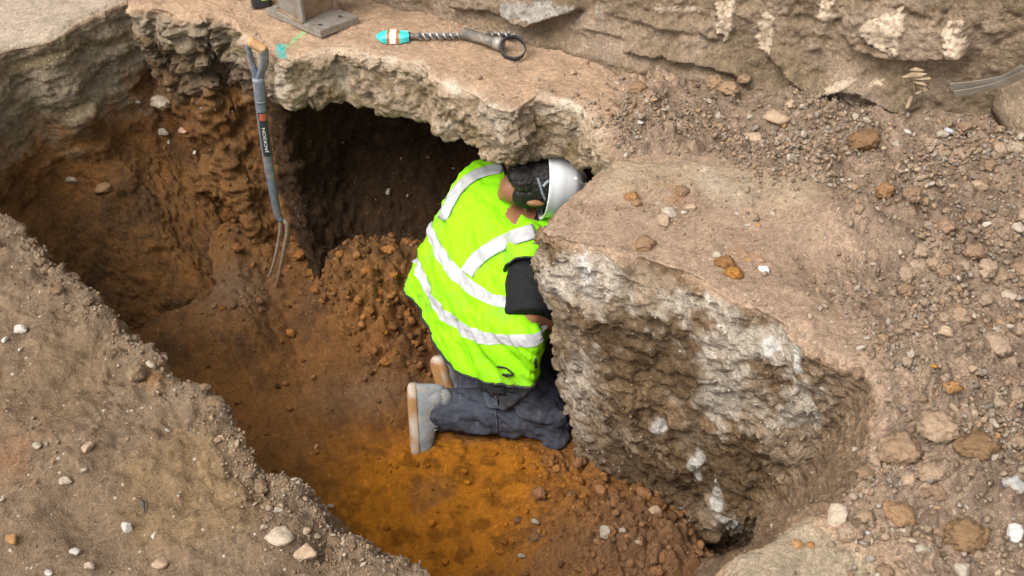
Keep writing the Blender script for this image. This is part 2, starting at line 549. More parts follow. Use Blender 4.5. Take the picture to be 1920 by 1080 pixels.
# walls
rough = np.clip(0.018 * z_slab + 0.020 * z_left + 0.045 * z_corn + 0.022 * z_block + 0.03 * z_bank + 0.025 * z_near + 0.02 * z_bslab, 0.015, 0.06)
h += wall_m * (f6 * rough * 1.2 + f20 * rough * 0.5 + f60 * rough * 0.2 + (r12 - 0.5) * rough * 0.4)
# broken slab face: tilted ledges
lipz = z_slab * sstep(4.9, 5.3, lev) * (1 - sstep(6.4, 7.0, lev))
h += lipz * (fbm(P * np.array([14.0, 14.0, 26.0]), 4, 21, ridged=True) * 0.016 + fbm(P * 8, 4, 28) * 0.016 + fbm(P * 45, 4, 26) * 0.007 + (fbm(P * 28, 3, 29, ridged=True) - 0.3) * 0.010)
lipc = z_corn * sstep(4.9, 5.3, lev) * (1 - sstep(7.0, 7.6, lev))
h += lipc * clod * 0.05
blk = z_block * wall_m
tilt = P @ np.array([[0.75, 0.15, -0.65], [0.2, 0.97, 0.1], [0.63, -0.2, 0.75]]).T   # layered diagonally, falling to the lower right
h += blk * (fbm(tilt * np.array([3.0, 6.0, 9.0]), 4, 22, ridged=True) * 0.026 - 0.01 + fbm(P * 6, 4, 24) * 0.024 + grain * 0.003 + fbm(P * 45, 4, 25) * 0.006 + (fbm(P * 30, 3, 30, ridged=True) - 0.3) * 0.008)
warp = np.stack([fbm(P * 12, 3, 33), fbm(P * 12, 3, 34), fbm(P * 12, 3, 35)], -1)
fac1 = facet(tilt * np.array([4.5, 6.0, 8.0]) + 0.45 * warp, 36)
fac2 = facet(P * 17.0 + 0.5 * warp, 37)
crack = np.clip(blk * sstep(5.1, 5.6, lev) + lipz, 0, 1)
h = h * (1 - 0.35 * crack) + crack * (fac1 * 0.020 + fac2 * 0.011)
strata = z_left * wall_m * (1 - sstep(7.3, 8.2, lev))
h += strata * (fbm(P * np.array([3.0, 3.0, 14.0]), 4, 23) * 0.018)
earthw = wall_m * np.clip(z_left + z_corn + z_slab, 0, 1) * sstep(7.0, 7.7, lev)
h += earthw * (clod * 0.010 + grain * 0.006 + fbm(P * 40, 4, 27) * 0.008)
h = h * sstep(0.0, 1.2, lev)
P = P + nrm * h[..., None]

# lumps, hollows and steps of the ground (real relief)
def bump_at(px, py, r, dz, z=0.0, sq=1.0):
    c = U(px, py, z)
    d = (XY - c[:2]); d = d * np.array([1.0, sq])
    P[..., 2] += top * dz * np.exp(-(d ** 2).sum(-1) / (r * r))
bump_at(1610, 425, 0.13, 0.075)            # flat dusty lump
bump_at(1560, 500, 0.09, -0.06)            # hollow below it
bump_at(1640, 560, 0.07, -0.02)
bump_at(1490, 215, 0.12, 0.04)
bump_at(1250, 190, 0.08, 0.03)
bump_at(1640, 235, 0.12, 0.04)
bump_at(1800, 620, 0.12, 0.05); bump_at(1700, 700, 0.12, 0.04); bump_at(1850, 830, 0.15, 0.06); bump_at(1760, 980, 0.12, 0.03)
bump_at(1900, 420, 0.15, 0.05); bump_at(1920, 250, 0.3, 0.06)
bump_at(130, 820, 0.10, 0.02); bump_at(150, 960, 0.06, -0.02); bump_at(320, 640, 0.07, 0.03); bump_at(560, 960, 0.10, 0.03)
# smooth dusty concrete behind the block's edge and a step beside it
in_patch = blur(in_poly(PX.reshape(-1, 2), patch_px).reshape(lev.shape).astype(float), 6) * top
P[..., 2] += in_patch * 0.012
# near slab top-left is flat concrete: a slight step where it ends
# colours ---------------------------------------------------------------
nz = fbm(P * 3.0, 4, 31)
nf = fbm(P * 14.0, 4, 32)
col = np.broadcast_to(C_DUST, P.shape).copy()
alpha = np.full(lev.shape, 0.7)
col = lerp(col, C_DIRT, z_near)
tan_px = [(225, 880), (330, 800), (470, 850), (520, 930), (480, 1000), (420, 1010), (300, 1030), (230, 1010)]
near_tan = z_near * (blur(in_poly(PX.reshape(-1, 2), tan_px).reshape(lev.shape).astype(float), 8) * 0.9 + 0.45 * sstep(0.0, 0.6, nz))
col = lerp(col, np.array([0.235, 0.155, 0.083]), np.clip(near_tan, 0, 1))
near_grey = z_near * top * sstep(3.0, 3.7, lev) * 0.6
col = lerp(col, np.array([0.23, 0.165, 0.11]), near_grey)
col = lerp(col, C_PALE * 0.95, z_left * top)
col = lerp(col, C_DUST * 1.02, zone(26, 48, 1) * top)
col = lerp(col, C_DUST * np.array([0.80, 0.83, 0.88]), z_right * top)
col = lerp(col, C_RUB, in_rub * np.clip(0.75 + nf, 0, 1))
col = lerp(col, C_CONC * 1.08, in_patch * 0.9)
col = lerp(col, C_GREY * 1.25, z_bslab * top * (1 - sstep(0.3, 0.6, in_rub)))
pale = sstep(0.12, 0.42, nf + 0.2 * nz)
# pale chipped edge of the far slab
edge_s = zone(31, 47, 1) * np.exp(-((lev - 4.75) / 0.75) ** 2)
col = lerp(col, C_MORT, np.clip(edge_s * (0.35 + 0.9 * pale), 0, 0.9))
# slab broken face
face = z_slab * sstep(4.9, 5.4, lev) * (1 - sstep(6.3, 6.9, lev))
col = lerp(col, C_CONC * 0.95, face * 0.9)
col = lerp(col, np.array([0.23, 0.165, 0.085]), face * sstep(0.05, 0.4, -nf + 0.3 * nz) * 0.85)
col = lerp(col, C_MORT * 0.9, face * sstep(0.2, 0.5, fbm(P * 11.0, 3, 44)) * 0.7)
# earth walls below
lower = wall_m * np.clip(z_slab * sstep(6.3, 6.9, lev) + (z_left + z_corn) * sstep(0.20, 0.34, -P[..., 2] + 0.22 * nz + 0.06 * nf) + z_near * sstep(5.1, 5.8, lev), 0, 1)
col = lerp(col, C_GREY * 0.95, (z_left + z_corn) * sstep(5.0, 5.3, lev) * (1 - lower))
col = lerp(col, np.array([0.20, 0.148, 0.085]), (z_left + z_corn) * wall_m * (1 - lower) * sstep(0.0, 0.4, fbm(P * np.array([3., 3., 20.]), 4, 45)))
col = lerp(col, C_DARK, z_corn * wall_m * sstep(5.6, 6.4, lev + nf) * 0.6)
clayc = lerp(np.broadcast_to(C_CLAY, P.shape), C_DARK, sstep(0.0, 0.45, nz + 0.5 * nf) * 0.75)
clayc = lerp(clayc, np.array([0.26, 0.118, 0.038]), sstep(0.1, 0.5, -nz + 0.6 * nf) * 0.8)
cav_shade = z_slab * sstep(6.2, 7.0, lev) * (1 - sstep(8.6, 9.4, lev))
clayc = lerp(clayc, np.array([0.036, 0.021, 0.012]), np.clip(cav_shade * 1.5 - 0.25 + 0.6 * nf, 0, 1) * np.clip(cav_shade * 4, 0, 1) * 0.88)      # dark soil under the slab, shade of the hollow painted into its colour
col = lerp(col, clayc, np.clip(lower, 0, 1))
# the block's broken face: grey concrete, brown soil sticking to it, pale streaks
bn = fbm(tilt * np.array([2.2, 4.0, 7.0]), 4, 51)
bcol = lerp(np.broadcast_to(np.array([0.34, 0.25, 0.165]), P.shape), np.array([0.21, 0.135, 0.075]), sstep(-0.15, 0.2, bn + 0.4 * nf))
def near_px(px, py, r):
    return np.exp(-(((PX - np.array([px, py])) / np.array(r)) ** 2).sum(-1))
nb = fbm(P * 28.0, 4, 52)
brown = np.clip(near_px(1190, 650, (130, 80)) + near_px(1320, 690, (70, 60)) + near_px(1240, 890, (150, 60)) + 0.7 * near_px(1400, 860, (60, 60)), 0, 1.2)
greyp = np.clip(near_px(1090, 515, (90, 55)) + near_px(1420, 640, (140, 45)) + near_px(1360, 740, (60, 60)) + near_px(1505, 770, (60, 50)) + 0.8 * near_px(1090, 720, (45, 90)) + 0.8 * near_px(1290, 570, (120, 30)), 0, 1.2)
bcol = lerp(bcol, np.array([0.145, 0.092, 0.048]), np.clip(sstep(0.25, 0.6, brown + 0.35 * nf + 0.3 * nb), 0, 1) * 0.92)
bcol = lerp(bcol, np.array([0.52, 0.44, 0.35]), np.clip(sstep(0.35, 0.75, greyp + 0.4 * nf + 0.35 * nb), 0, 1) * 0.9)
white = np.clip(near_px(1310, 870, (14, 34)) + near_px(1345, 935, (14, 34)) + near_px(1375, 975, (22, 14)) + near_px(1440, 650, (22, 16)) + 0.8 * near_px(1500, 660, (12, 40)) + near_px(1245, 792, (22, 10)) + 0.7 * near_px(1100, 500, (14, 50)), 0, 1)
bcol = lerp(bcol, np.array([0.66, 0.62, 0.56]), sstep(0.4, 0.7, white + 0.5 * nb) * 0.85)
col = lerp(col, bcol, np.clip(blk * sstep(5.0, 5.35, lev), 0, 1))
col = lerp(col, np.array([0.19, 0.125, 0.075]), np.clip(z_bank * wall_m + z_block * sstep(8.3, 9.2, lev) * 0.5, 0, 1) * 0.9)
# rust-coloured stains and dust
for px, py, r, c, a in [(60, 820, 0.05, (0.28, 0.14, 0.065), 0.45), (10, 880, 0.05, (0.27, 0.12, 0.05), 0.5), (290, 715, 0.03, (0.45, 0.2, 0.04), 0.8),
                        (1390, 470, 0.05, (0.42, 0.22, 0.10), 0.5), (1260, 370, 0.06, (0.36, 0.18, 0.08), 0.6), (660, 190, 0.06, (0.38, 0.17, 0.08), 0.0),
                        (1350, 350, 0.07, (0.5, 0.41, 0.31), 0.8), (1830, 620, 0.06, (0.3, 0.17, 0.08), 0.7), (1100, 225, 0.02, (0.5, 0.33, 0.08), 0.6)]:
    c3 = U(px, py, 0.0)
    m_ = np.exp(-((P - c3) ** 2).sum(-1) / (r * r)) * a * sstep(-0.4, 0.3, nf)
    col = lerp(col, np.array(c), m_)
# marking spray on the slab corner: green line running to the edge, turquoise over the lip
def spray(pts, wid, c, z, seed):
    global col
    pts = np.array([U(*p, zz) for p, zz in zip(pts, z)])
    best = np.full(lev.shape, 9.0)
    for a_, b_ in zip(pts[:-1], pts[1:]):
        ab = b_ - a_
        t_ = np.clip(((P - a_) @ ab) / (ab @ ab), 0, 1)
        best = np.minimum(best, np.linalg.norm(P - (a_ + t_[..., None] * ab), axis=-1))
    m_ = (1 - sstep(wid * 0.6, wid * 1.15, best + 0.006 * fbm(P * 150, 2, seed))) * sstep(-0.55, -0.1, fbm(P * 190, 2, seed + 1) )
    col = lerp(col, np.array(c), m_ * 0.9)
    alpha[...] = alpha * (1 - m_)
spray([(568, 60), (552, 72), (535, 84), (526, 90)], 0.011, (0.36, 0.60, 0.26), [0, 0, 0, 0], 61)
spray([(527, 84), (526, 100), (533, 112), (540, 124)], 0.016, (0.04, 0.52, 0.50), [0, 0, -0.015, -0.05], 63)

alpha = alpha * (1 - 0.75 * np.clip(lower, 0, 1))
faces = grid_faces(len(vv), NSAMP, True)
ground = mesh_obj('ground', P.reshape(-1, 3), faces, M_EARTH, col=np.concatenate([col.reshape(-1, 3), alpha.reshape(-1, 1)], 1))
tag(ground, kind='structure', label='dirt and concrete ground around the dug pit')
GP, GCOL, GLEV, GSTA, GPX = P, col, lev, sta, PX

# ------------------------------------------------------------------ the pit floor
fx = np.arange(-2.1, 1.2, 0.0065)
fy = np.arange(0.5, 3.6, 0.0065)
FX, FY = np.meshgrid(fx, fy)
FP = np.stack([FX, FY, np.zeros_like(FX)], -1)
def floor_base(x, y):
    z = -1.13 + 0.0 * x
    z = z + 0.14 * sstep(-0.25, -1.4, x) + 0.08 * sstep(2.35, 3.0, y)
    g = lambda cx, cy, r, d: d * np.exp(-((x - cx) ** 2 + (y - cy) ** 2) / r ** 2)
    c = U(745, 640, -1.02); z = z + g(c[0], c[1], 0.17, 0.10)
    c = U(700, 560, -0.95); z = z + g(c[0], c[1], 0.18, 0.10)
    c = U(1150, 1010, -1.0); z = z + g(c[0], c[1], 0.22, 0.12)
    c = U(1300, 1060, -0.95); z = z + g(c[0], c[1], 0.25, 0.14)
    c = U(1080, 1100, -1.0); z = z + g(c[0], c[1], 0.2, 0.06)
    c = U(560, 620, -1.0); z = z - g(c[0], c[1], 0.16, 0.05)
    c = U(600, 690, -1.05); z = z + g(c[0], c[1], 0.10, 0.03)
    c = U(260, 600, -1.0); z = z - g(c[0], c[1], 0.2, 0.16)
    c = U(1385, 1010, -1.1); z = z - g(c[0], c[1], 0.11, 0.30)
    return z
FP[..., 2] = floor_base(FX, FY)
# earth fallen from the walls rounds off the foot of the pit
fd = np.full(FX.shape, 9.0)
for k_ in range(13, 38):
    a_, b_ = CTRL[k_, 4, :2], CTRL[k_ + 1, 4, :2]
    ab = b_ - a_
    t_ = np.clip(((FP[..., :2] - a_) @ ab) / (ab @ ab + 1e-9), 0, 1)
    fd = np.minimum(fd, np.linalg.norm(FP[..., :2] - (a_ + t_[..., None] * ab), axis=-1))
apron = np.exp(-(fd / 0.19) ** 2)
apron = apron * (1 - 0.75 * np.exp(-((FX + 0.85) ** 2 + (FY - 2.82) ** 2) / 0.16 ** 2))
FP[..., 2] += 0.17 * apron
FPX = proj(FP)
rubm = np.clip(np.exp(-(((FPX - [1200, 1010]) / [190, 100]) ** 2).sum(-1)) * 1.3 + np.exp(-(((FPX - [745, 610]) / [75, 110]) ** 2).sum(-1)) * 1.2
               + 0.8 * np.exp(-(((FPX - [640, 500]) / [120, 90]) ** 2).sum(-1)) + 0.35 * apron + 0.7 * np.exp(-(((FPX - [1100, 880]) / [90, 40]) ** 2).sum(-1)), 0, 1)
q1, q2 = worley(FP * np.array([15.0, 15, 15]) + 0.3 * np.stack([fbm(FP * 20, 2, 71)] * 3, -1), 72)
q3, q4 = worley(FP * 38.0, 73)
fz = fbm(FP * 4, 4, 74) * 0.022 + fbm(FP * 18, 4, 75) * 0.009 + fbm(FP * 60, 3, 76) * 0.004
fz += rubm * (sstep(0.03, 0.4, q2 - q1) * (1 - q1) * 0.05 + sstep(0, 0.4, q4 - q3) * (1 - q3) * 0.016)
fz += (1 - rubm) * sstep(0.0, 0.5, fbm(FP * 7, 3, 77)) * sstep(0, 0.4, q4 - q3) * (1 - q3) * 0.010
FP[..., 2] += fz
fn = fbm(FP * 4, 4, 78); fn2 = fbm(FP * 15, 4, 79)
og = np.clip(np.exp(-(((FPX - [840, 900]) / [200, 95]) ** 2).sum(-1)) * 1.5 + np.exp(-(((FPX - [790, 1030]) / [210, 90]) ** 2).sum(-1)) * 1.2, 0, 1)
fcol = lerp(np.broadcast_to(np.array([0.25, 0.110, 0.034]), FP.shape), np.array([0.15, 0.07, 0.03]), sstep(0.0, 0.45, fn + 0.4 * fn2) * 0.8)
fcol = lerp(fcol, lerp(np.broadcast_to(C_CLAY, FP.shape), C_DARK, sstep(0.0, 0.45, fn + 0.5 * fn2) * 0.75), np.clip(apron * 1.2, 0, 1) * 0.85)
greyw = np.exp(-(((FPX - [440, 545]) / [90, 50]) ** 2).sum(-1)) + np.exp(-(((FPX - [690, 740]) / [110, 50]) ** 2).sum(-1)) * 0.8
fcol = lerp(fcol, np.array([0.20, 0.125, 0.075]), np.clip(greyw, 0, 1) * 0.8)
fcol = lerp(fcol, lerp(np.broadcast_to(C_ORNG, FP.shape), C_ORNG * 0.6, sstep(0.0, 0.4, fn2)), og * sstep(-0.5, 0.05, fn + 0.9 * og - 0.4))
fcol = lerp(fcol, np.array([0.21, 0.115, 0.06]), np.exp(-(((FPX - [1220, 1030]) / [190, 90]) ** 2).sum(-1)) * 0.95)
pit_floor = mesh_obj('pit_floor', FP.reshape(-1, 3), grid_faces(len(fy), len(fx))[:, ::-1], M_FLOOR,
                     col=np.concatenate([fcol.reshape(-1, 3), np.full((FX.size, 1), 0.6)], 1))
tag(pit_floor, kind='structure', label='orange sandy clay floor of the pit')
def floor_z(x, y):
    j = int(np.clip((x - fx[0]) / 0.0065, 0, len(fx) - 1)); i = int(np.clip((y - fy[0]) / 0.0065, 0, len(fy) - 1))
    return float(FP[i, j, 2])

# ------------------------------------------------------------------ the old stone wall along the back
WA, WB = np.array([-0.5, 3.33]), np.array([1.5, 2.45])
wd = (WB - WA) / np.linalg.norm(WB - WA)
wn2 = np.array([wd[1], -wd[0]])                              # towards the camera
if wn2[1] > 0: wn2 = -wn2
def WUV(px, py):
    """(along, height) on the wall plane under a pixel."""
    a, b = (px - 960) / FOC, (540 - py) / FOC
    d = np.array([a, math.cos(PITCH) + b * math.sin(PITCH), -math.sin(PITCH) + b * math.cos(PITCH)])
    t = (WA @ wn2) / (d[:2] @ wn2)
    p = np.array([0, 0, CAM_H]) + d * t
    return np.array([(p[:2] - WA) @ wd, p[2]])
def WP(u, v, out=0.0):
    q = WA + wd * u + wn2 * out
    return np.array([q[0], q[1], v])
wu = np.arange(-2.2, 3.4, 0.006)
wv = np.concatenate([np.arange(-0.12, 0.75, 0.006), np.arange(0.75, 2.4, 0.03)])
WU_, WV_ = np.meshgrid(wu, wv)
W3 = np.stack([WU_, WV_, np.zeros_like(WU_)], -1)
wf = fbm(W3 * 6, 4, 101); wf2 = fbm(W3 * 22, 4, 102); wf3 = fbm(W3 * 70, 3, 103)
wc1, wc2 = worley(W3 * np.array([4.2, 6.0, 1]) + 0.25 * np.stack([wf2, wf2, wf2 * 0], -1), 104)
D = wf * 0.016 + wf2 * 0.009 + wf3 * 0.005 + 0.012 * sstep(0.02, 0.12, wc2 - wc1) * sstep(0.0, 0.2, WV_ - 0.1)
D += fbm(W3 * np.array([7, 20, 1]), 4, 105, ridged=True) * 0.008
# foot of the wall swelling out over the ground
foot_u = np.array([WUV(p, q)[0] for p, q in [(700, 0), (960, 70), (1200, 144), (1380, 160), (1640, 210), (1800, 232), (1920, 262)]])
foot_px = [(700, 0), (800, 27), (960, 72), (1100, 110), (1200, 146), (1380, 165), (1560, 196), (1640, 215), (1800, 236), (1920, 266), (2000, 290)]
fo = []
for p, q in foot_px:
    g = U(p, q, 0.0)[:2]
    fo.append(((g - WA) @ wd, (g - WA) @ wn2))
fo = np.array(fo)
foot_out = np.interp(WU_, fo[:, 0], fo[:, 1], left=0.0, right=0.05)
D += foot_out * np.exp(-np.clip(WV_, 0, 9) / 0.10)
def ledge(pts, t, decay=0.10, below=0.0, jag=0.010):
    """Plaster that overhangs along a broken line, given by pixels of the photograph."""
    global D
    uv = np.array([WUV(*p) for p in pts])
    o = np.argsort(uv[:, 0]); uv = uv[o]
    vl = np.interp(WU_, uv[:, 0], uv[:, 1]) + jag * (wf2 + 0.6 * wf3)
    fade = sstep(uv[0, 0] - 0.03, uv[0, 0] + 0.03, WU_) * (1 - sstep(uv[-1, 0] - 0.03, uv[-1, 0] + 0.03, WU_))
    up = WV_ - vl
    D = D + t * fade * sstep(-0.004, 0.006, up) * np.exp(-np.clip(up, 0, 9) / decay)
ledge([(1190, 80), (1270, 95), (1330, 108), (1385, 124), (1405, 142)], 0.045)
ledge([(1450, 98), (1475, 116), (1500, 146), (1522, 158), (1552, 161), (1580, 152), (1612, 156), (1640, 172), (1680, 191), (1712, 196)], 0.075, 0.09)
ledge([(1545, 166), (1575, 174), (1620, 186)], 0.035, 0.05)
ledge([(1588, 58), (1610, 85), (1650, 97), (1710, 101), (1790, 104), (1805, 98)], 0.05, 0.14)
ledge([(850, 4), (900, 12), (960, 20)], 0.03)
ledge([(955, 10), (985, 30), (1010, 36), (1030, 30), (1060, 18), (1095, 8)], 0.09, 0.08)
ledge([(1100, 45), (1150, 52), (1190, 62)], 0.02)
ledge([(1140, 14), (1190, 28), (1235, 38), (1270, 46)], 0.02, 0.06)
ledge([(1232, 36), (1262, 47), (1310, 52)], 0.02, 0.05); ledge([(1316, 48), (1330, 58), (1356, 63)], 0.025, 0.06); ledge([(1385, 22), (1420, 34)], 0.02, 0.05)
ledge([(1520, 85), (1545, 84)], 0.03, 0.04)
ledge([(1765, 82), (1790, 97), (1808, 99)], 0.025, 0.08)
wcol = lerp(np.broadcast_to(np.array([0.26, 0.187, 0.12]), W3.shape), np.array([0.32, 0.235, 0.165]), sstep(-0.1, 0.4, wf + 0.3 * wf2))
wcol = lerp(wcol, np.array([0.205, 0.15, 0.09]), sstep(0.1, 0.5, -wf + 0.3 * wf2) * 0.7)
def patch(pts, c, dd, a=0.95):
    global D, wcol
    uv = np.array([WUV(*p) for p in pts])
    jit = np.stack([WU_ + 0.014 * wf2 + 0.008 * wf3, WV_ + 0.014 * wf3 + 0.01 * wf2], -1)
    m = in_poly(jit.reshape(-1, 2), uv).reshape(WU_.shape).astype(float)
    D = D + m * (dd + fbm(W3 * np.array([35, 60, 1]), 3, 106) * 0.006)
    wcol = lerp(wcol, np.array(c), m * a * sstep(-0.7, -0.2, wf3))
PM = (0.64, 0.50, 0.36)
patch([(1622, 30), (1660, 18), (1692, 6), (1700, 50), (1690, 88), (1655, 82), (1622, 58)], PM, 0.012)
patch([(1765, 55), (1782, 26), (1808, 30), (1815, 70), (1803, 98), (1785, 93), (1763, 80)], PM, 0.012)
patch([(1538, -8), (1570, -8), (1566, 30), (1538, 33)], PM, 0.008)
patch([(1430, 15), (1455, 18), (1452, 58), (1448, 98), (1428, 82), (1424, 50)], PM, 0.008)
patch([(1348, -6), (1380, -4), (1384, 40), (1375, 66), (1360, 55), (1350, 20)], PM, 0.012)
patch([(945, -6), (1060, -8), (1098, 4), (1060, 18), (1012, 28), (965, 14)], (0.40, 0.36, 0.31), 0.0)
patch([(1550, 150), (1575, 138), (1600, 128), (1612, 132), (1585, 148), (1560, 158)], PM, 0.004)
patch([(1636, 138), (1664, 134), (1660, 142), (1640, 146)], PM, 0.0)
patch([(1235, 2), (1320, 6), (1322, 12), (1240, 8)], (0.42, 0.33, 0.24), 0.0)
patch([(1115, 6), (1135, 2), (1142, 24), (1130, 24)], (0.34, 0.28, 0.21), 0.0)
Q = np.stack([WA[0] + wd[0] * WU_ + wn2[0] * D, WA[1] + wd[1] * WU_ + wn2[1] * D, WV_ + 0.25 * (D - 0.03)], -1)
nv, nu = WU_.shape
WV3 = Q.reshape(-1, 3)
back = []
for (i, j) in [(0, 0), (0, nu - 1), (nv - 1, nu - 1), (nv - 1, 0)]:
    back.append(Q[i, j] + np.array([-wn2[0], -wn2[1], 0]) * 0.5)
wall_faces = grid_faces(nv, nu)
wall = mesh_obj('stone_wall', WV3, wall_faces, None, col=np.concatenate([wcol.reshape(-1, 3), np.full((nv * nu, 1), 0.25)], 1))
wall.data.materials.append(M_EARTH)
# give the wall its thickness
md = wall.modifiers.new('thickness', 'SOLIDIFY'); md.thickness = 0.35; md.offset = 1 if False else -1
tag(wall, 'rough old stone wall with cracked dusty mortar and pale bared stones, behind the slab', 'wall')
WALLQ = Q

# ------------------------------------------------------------------ stones
def stone_mesh(name, seed, sub=2, flat=0.7, rugged=0.25, angular=0.5):
    bm = bmesh.new()
    bmesh.ops.create_icosphere(bm, subdivisions=sub, radius=1.0)
    V = np.array([v.co for v in bm.verts])
    r = np.random.default_rng(seed)
    # planes chop the ball into a broken stone
    for _ in range(int(6 + 16 * angular)):
        n = r.normal(size=3); n /= np.linalg.norm(n)
        d = r.uniform(0.42, 0.85)
        s = V @ n
        V = V - np.clip(s - d, 0, None)[:, None] * n
    V *= 1 + rugged * fbm(V * 1.3 + seed * 3.1, 3, seed)[:, None]
    if sub > 2: V *= 1 + 0.05 * fbm(V * 6 + seed, 3, seed + 5)[:, None]
    V *= np.array([1.0, r.uniform(0.65, 0.9), flat * r.uniform(0.7, 1.0)])
    F = np.array([[v.index for v in f.verts] for f in bm.faces])
    bm.free()
    return V, F
PROT_S = [stone_mesh('s', 200 + k, 1, 0.75, 0.35, 0.6) for k in range(14)]
PROT_B = [stone_mesh('b', 300 + k, 3, 0.7, 0.22, r_) for k, r_ in enumerate([0.3, 0.9, 0.5, 1.0, 0.4, 0.8, 0.2, 0.6])]
def clod_mesh(seed, sub=4):
    bm = bmesh.new(); bmesh.ops.create_icosphere(bm, subdivisions=sub, radius=1.0)
    V = np.array([v.co for v in bm.verts]); F = np.array([[v.index for v in f.verts] for f in bm.faces]); bm.free()
    n = V.copy()
    V = V * (1 + 0.30 * fbm(V * 1.4 + seed, 3, seed) + 0.16 * fbm(V * 5 + seed, 3, seed + 1))[:, None]
    a1, a2 = worley(V * 2.6 + seed, seed)
    V = V * (1 + 0.12 * (sstep(0, 0.35, a2 - a1) - 0.5) + 0.06 * fbm(V * 11 + seed, 3, seed + 3))[:, None]
    V *= np.array([1, 0.8, 0.65])
    return V, F
PROT_C = [clod_mesh(400 + 7 * k) for k in range(5)]

STONE_COLS = np.array([[0.30, 0.235, 0.165], [0.34, 0.255, 0.175], [0.26, 0.20, 0.14], [0.38, 0.33, 0.27], [0.24, 0.21, 0.175], [0.36, 0.23, 0.14], [0.29, 0.19, 0.11], [0.22, 0.15, 0.095], [0.25, 0.17, 0.11], [0.27, 0.19, 0.13]])
def rand_rot(r, n):
    q = r.normal(size=(n, 4)); q /= np.linalg.norm(q, axis=1, keepdims=True)
    w, x, y, z = q.T
    return np.stack([np.stack([1 - 2 * (y * y + z * z), 2 * (x * y - z * w), 2 * (x * z + y * w)], -1),
                     np.stack([2 * (x * y + z * w), 1 - 2 * (x * x + z * z), 2 * (y * z - x * w)], -1),
                     np.stack([2 * (x * z - y * w), 2 * (y * z + x * w), 1 - 2 * (x * x + y * y)], -1)], 1)
def scatter(name, pos, nor, size, cols, label, protos=PROT_S, sink=0.15):
    """Many small stones as one loose mass."""
    n = len(pos)
    R = rand_rot(rng, n)
    V_all, F_all, C_all, off = [], [], [], 0
    pick = rng.integers(0, len(protos), n)
    for k, (V, F) in enumerate(protos):
        idx = np.where(pick == k)[0]
        if not len(idx): continue
        P_ = np.einsum('nij,vj->nvi', R[idx], V) * size[idx, None, None] + (pos[idx] + nor[idx] * (size[idx] * (0.5 - sink))[:, None])[:, None, :]
        m = len(V)
        V_all.append(P_.reshape(-1, 3))
        F_all.append((F[None] + (np.arange(len(idx)) * m)[:, None, None]).reshape(-1, F.shape[1]) + off)
        C_all.append(np.repeat(cols[idx], m, 0))
        off += m * len(idx)
    o = mesh_obj(name, np.concatenate(V_all), np.concatenate(F_all), M_STONE, col=np.concatenate([np.concatenate(C_all), np.full((off, 1), 0.6)], 1))
    return tag(o, label, None, None, 'stuff')

gN = grid_normals(GP, True)
if gN[60, 100, 2] < 0: gN = -gN
area = np.linalg.norm(np.cross(np.roll(GP, -1, 1) - GP, np.gradient(GP, axis=0)), axis=-1)
visx = (GPX[..., 0] > -150) & (GPX[..., 0] < 2080) & (GPX[..., 1] > -100) & (GPX[..., 1] < 1200) & (GLEV > 1.2)
def pick_points(mask, n, PP=GP, NN=gN, AA=area):
    w = (mask * AA).ravel(); w = w / w.sum()
    i = rng.choice(w.size, n, p=w)
    return PP.reshape(-1, 3)[i], NN.reshape(-1, 3)[i], i
def power(n, a, b, k=2.2):
    u = rng.random(n)
    return (a ** (1 - k) + u * (b ** (1 - k) - a ** (1 - k))) ** (1 / (1 - k))
def tint(base, n, dust=0.35, var=0.18):
    c = STONE_COLS[rng.integers(0, len(STONE_COLS), n)]
    c = c * (1 - dust) + base * dust
    return c * (1 + rng.normal(size=(n, 1)) * var).clip(0.55, 1.6)
cl = sstep(-0.25, 0.45, fbm(GP * 5.0, 3, 91))                # gravel lies in drifts
pxm = lambda x, y, rx, ry: np.exp(-(((GPX - [x, y]) / [rx, ry]) ** 2).sum(-1))
band = np.clip(pxm(1400, 230, 330, 60) + pxm(1700, 300, 220, 60) + pxm(1560, 330, 160, 30), 0, 1)
heap = np.clip(pxm(1800, 700, 170, 220) + pxm(1780, 950, 180, 180) + pxm(1880, 420, 120, 150) + 0.5 * pxm(1650, 560, 120, 90), 0, 1)
p, nn, ii = pick_points(visx * top * (1.1 * band + 1.0 * heap + 0.25 * in_rub) * (0.15 + cl), 12000)
scatter('gravel', p, nn, power(len(p), 0.0026, 0.016, 2.0), tint(C_RUB, len(p)), 'loose gravel strewn over the rubble ground')
p, nn, ii = pick_points(visx * top * (0.12 + cl) * np.clip(0.25 * z_right * (1 - in_rub) + 0.18 * zone(30, 48, 1) * sstep(1.5, 3.5, GLEV) + 1.0 * pxm(1290, 430, 130, 60) + 0.8 * pxm(1240, 390, 60, 30), 0, 1), 2300)
scatter('grit', p, nn, power(len(p), 0.0018, 0.008, 2.6), tint(C_DUST, len(p), 0.3) * 1.1, 'small grit and chips lying on the dusty slab')
edge_px = np.clip(pxm(500, 850, 60, 50) + pxm(560, 960, 90, 60) + pxm(650, 1030, 80, 50) + pxm(480, 780, 50, 40) + 0.5 * pxm(330, 690, 60, 40), 0, 1)
p, nn, ii = pick_points(visx * z_near * (lev < 5.4) * (0.9 * edge_px + 0.06 * cl + 0.25 * sstep(3.2, 3.9, lev)), 3400)
scatter('gravel', p, nn, power(len(p), 0.0018, 0.009, 2.3), tint(C_DIRT * 1.2, len(p), 0.45), 'loose gravel along the crumbling near edge of the pit')
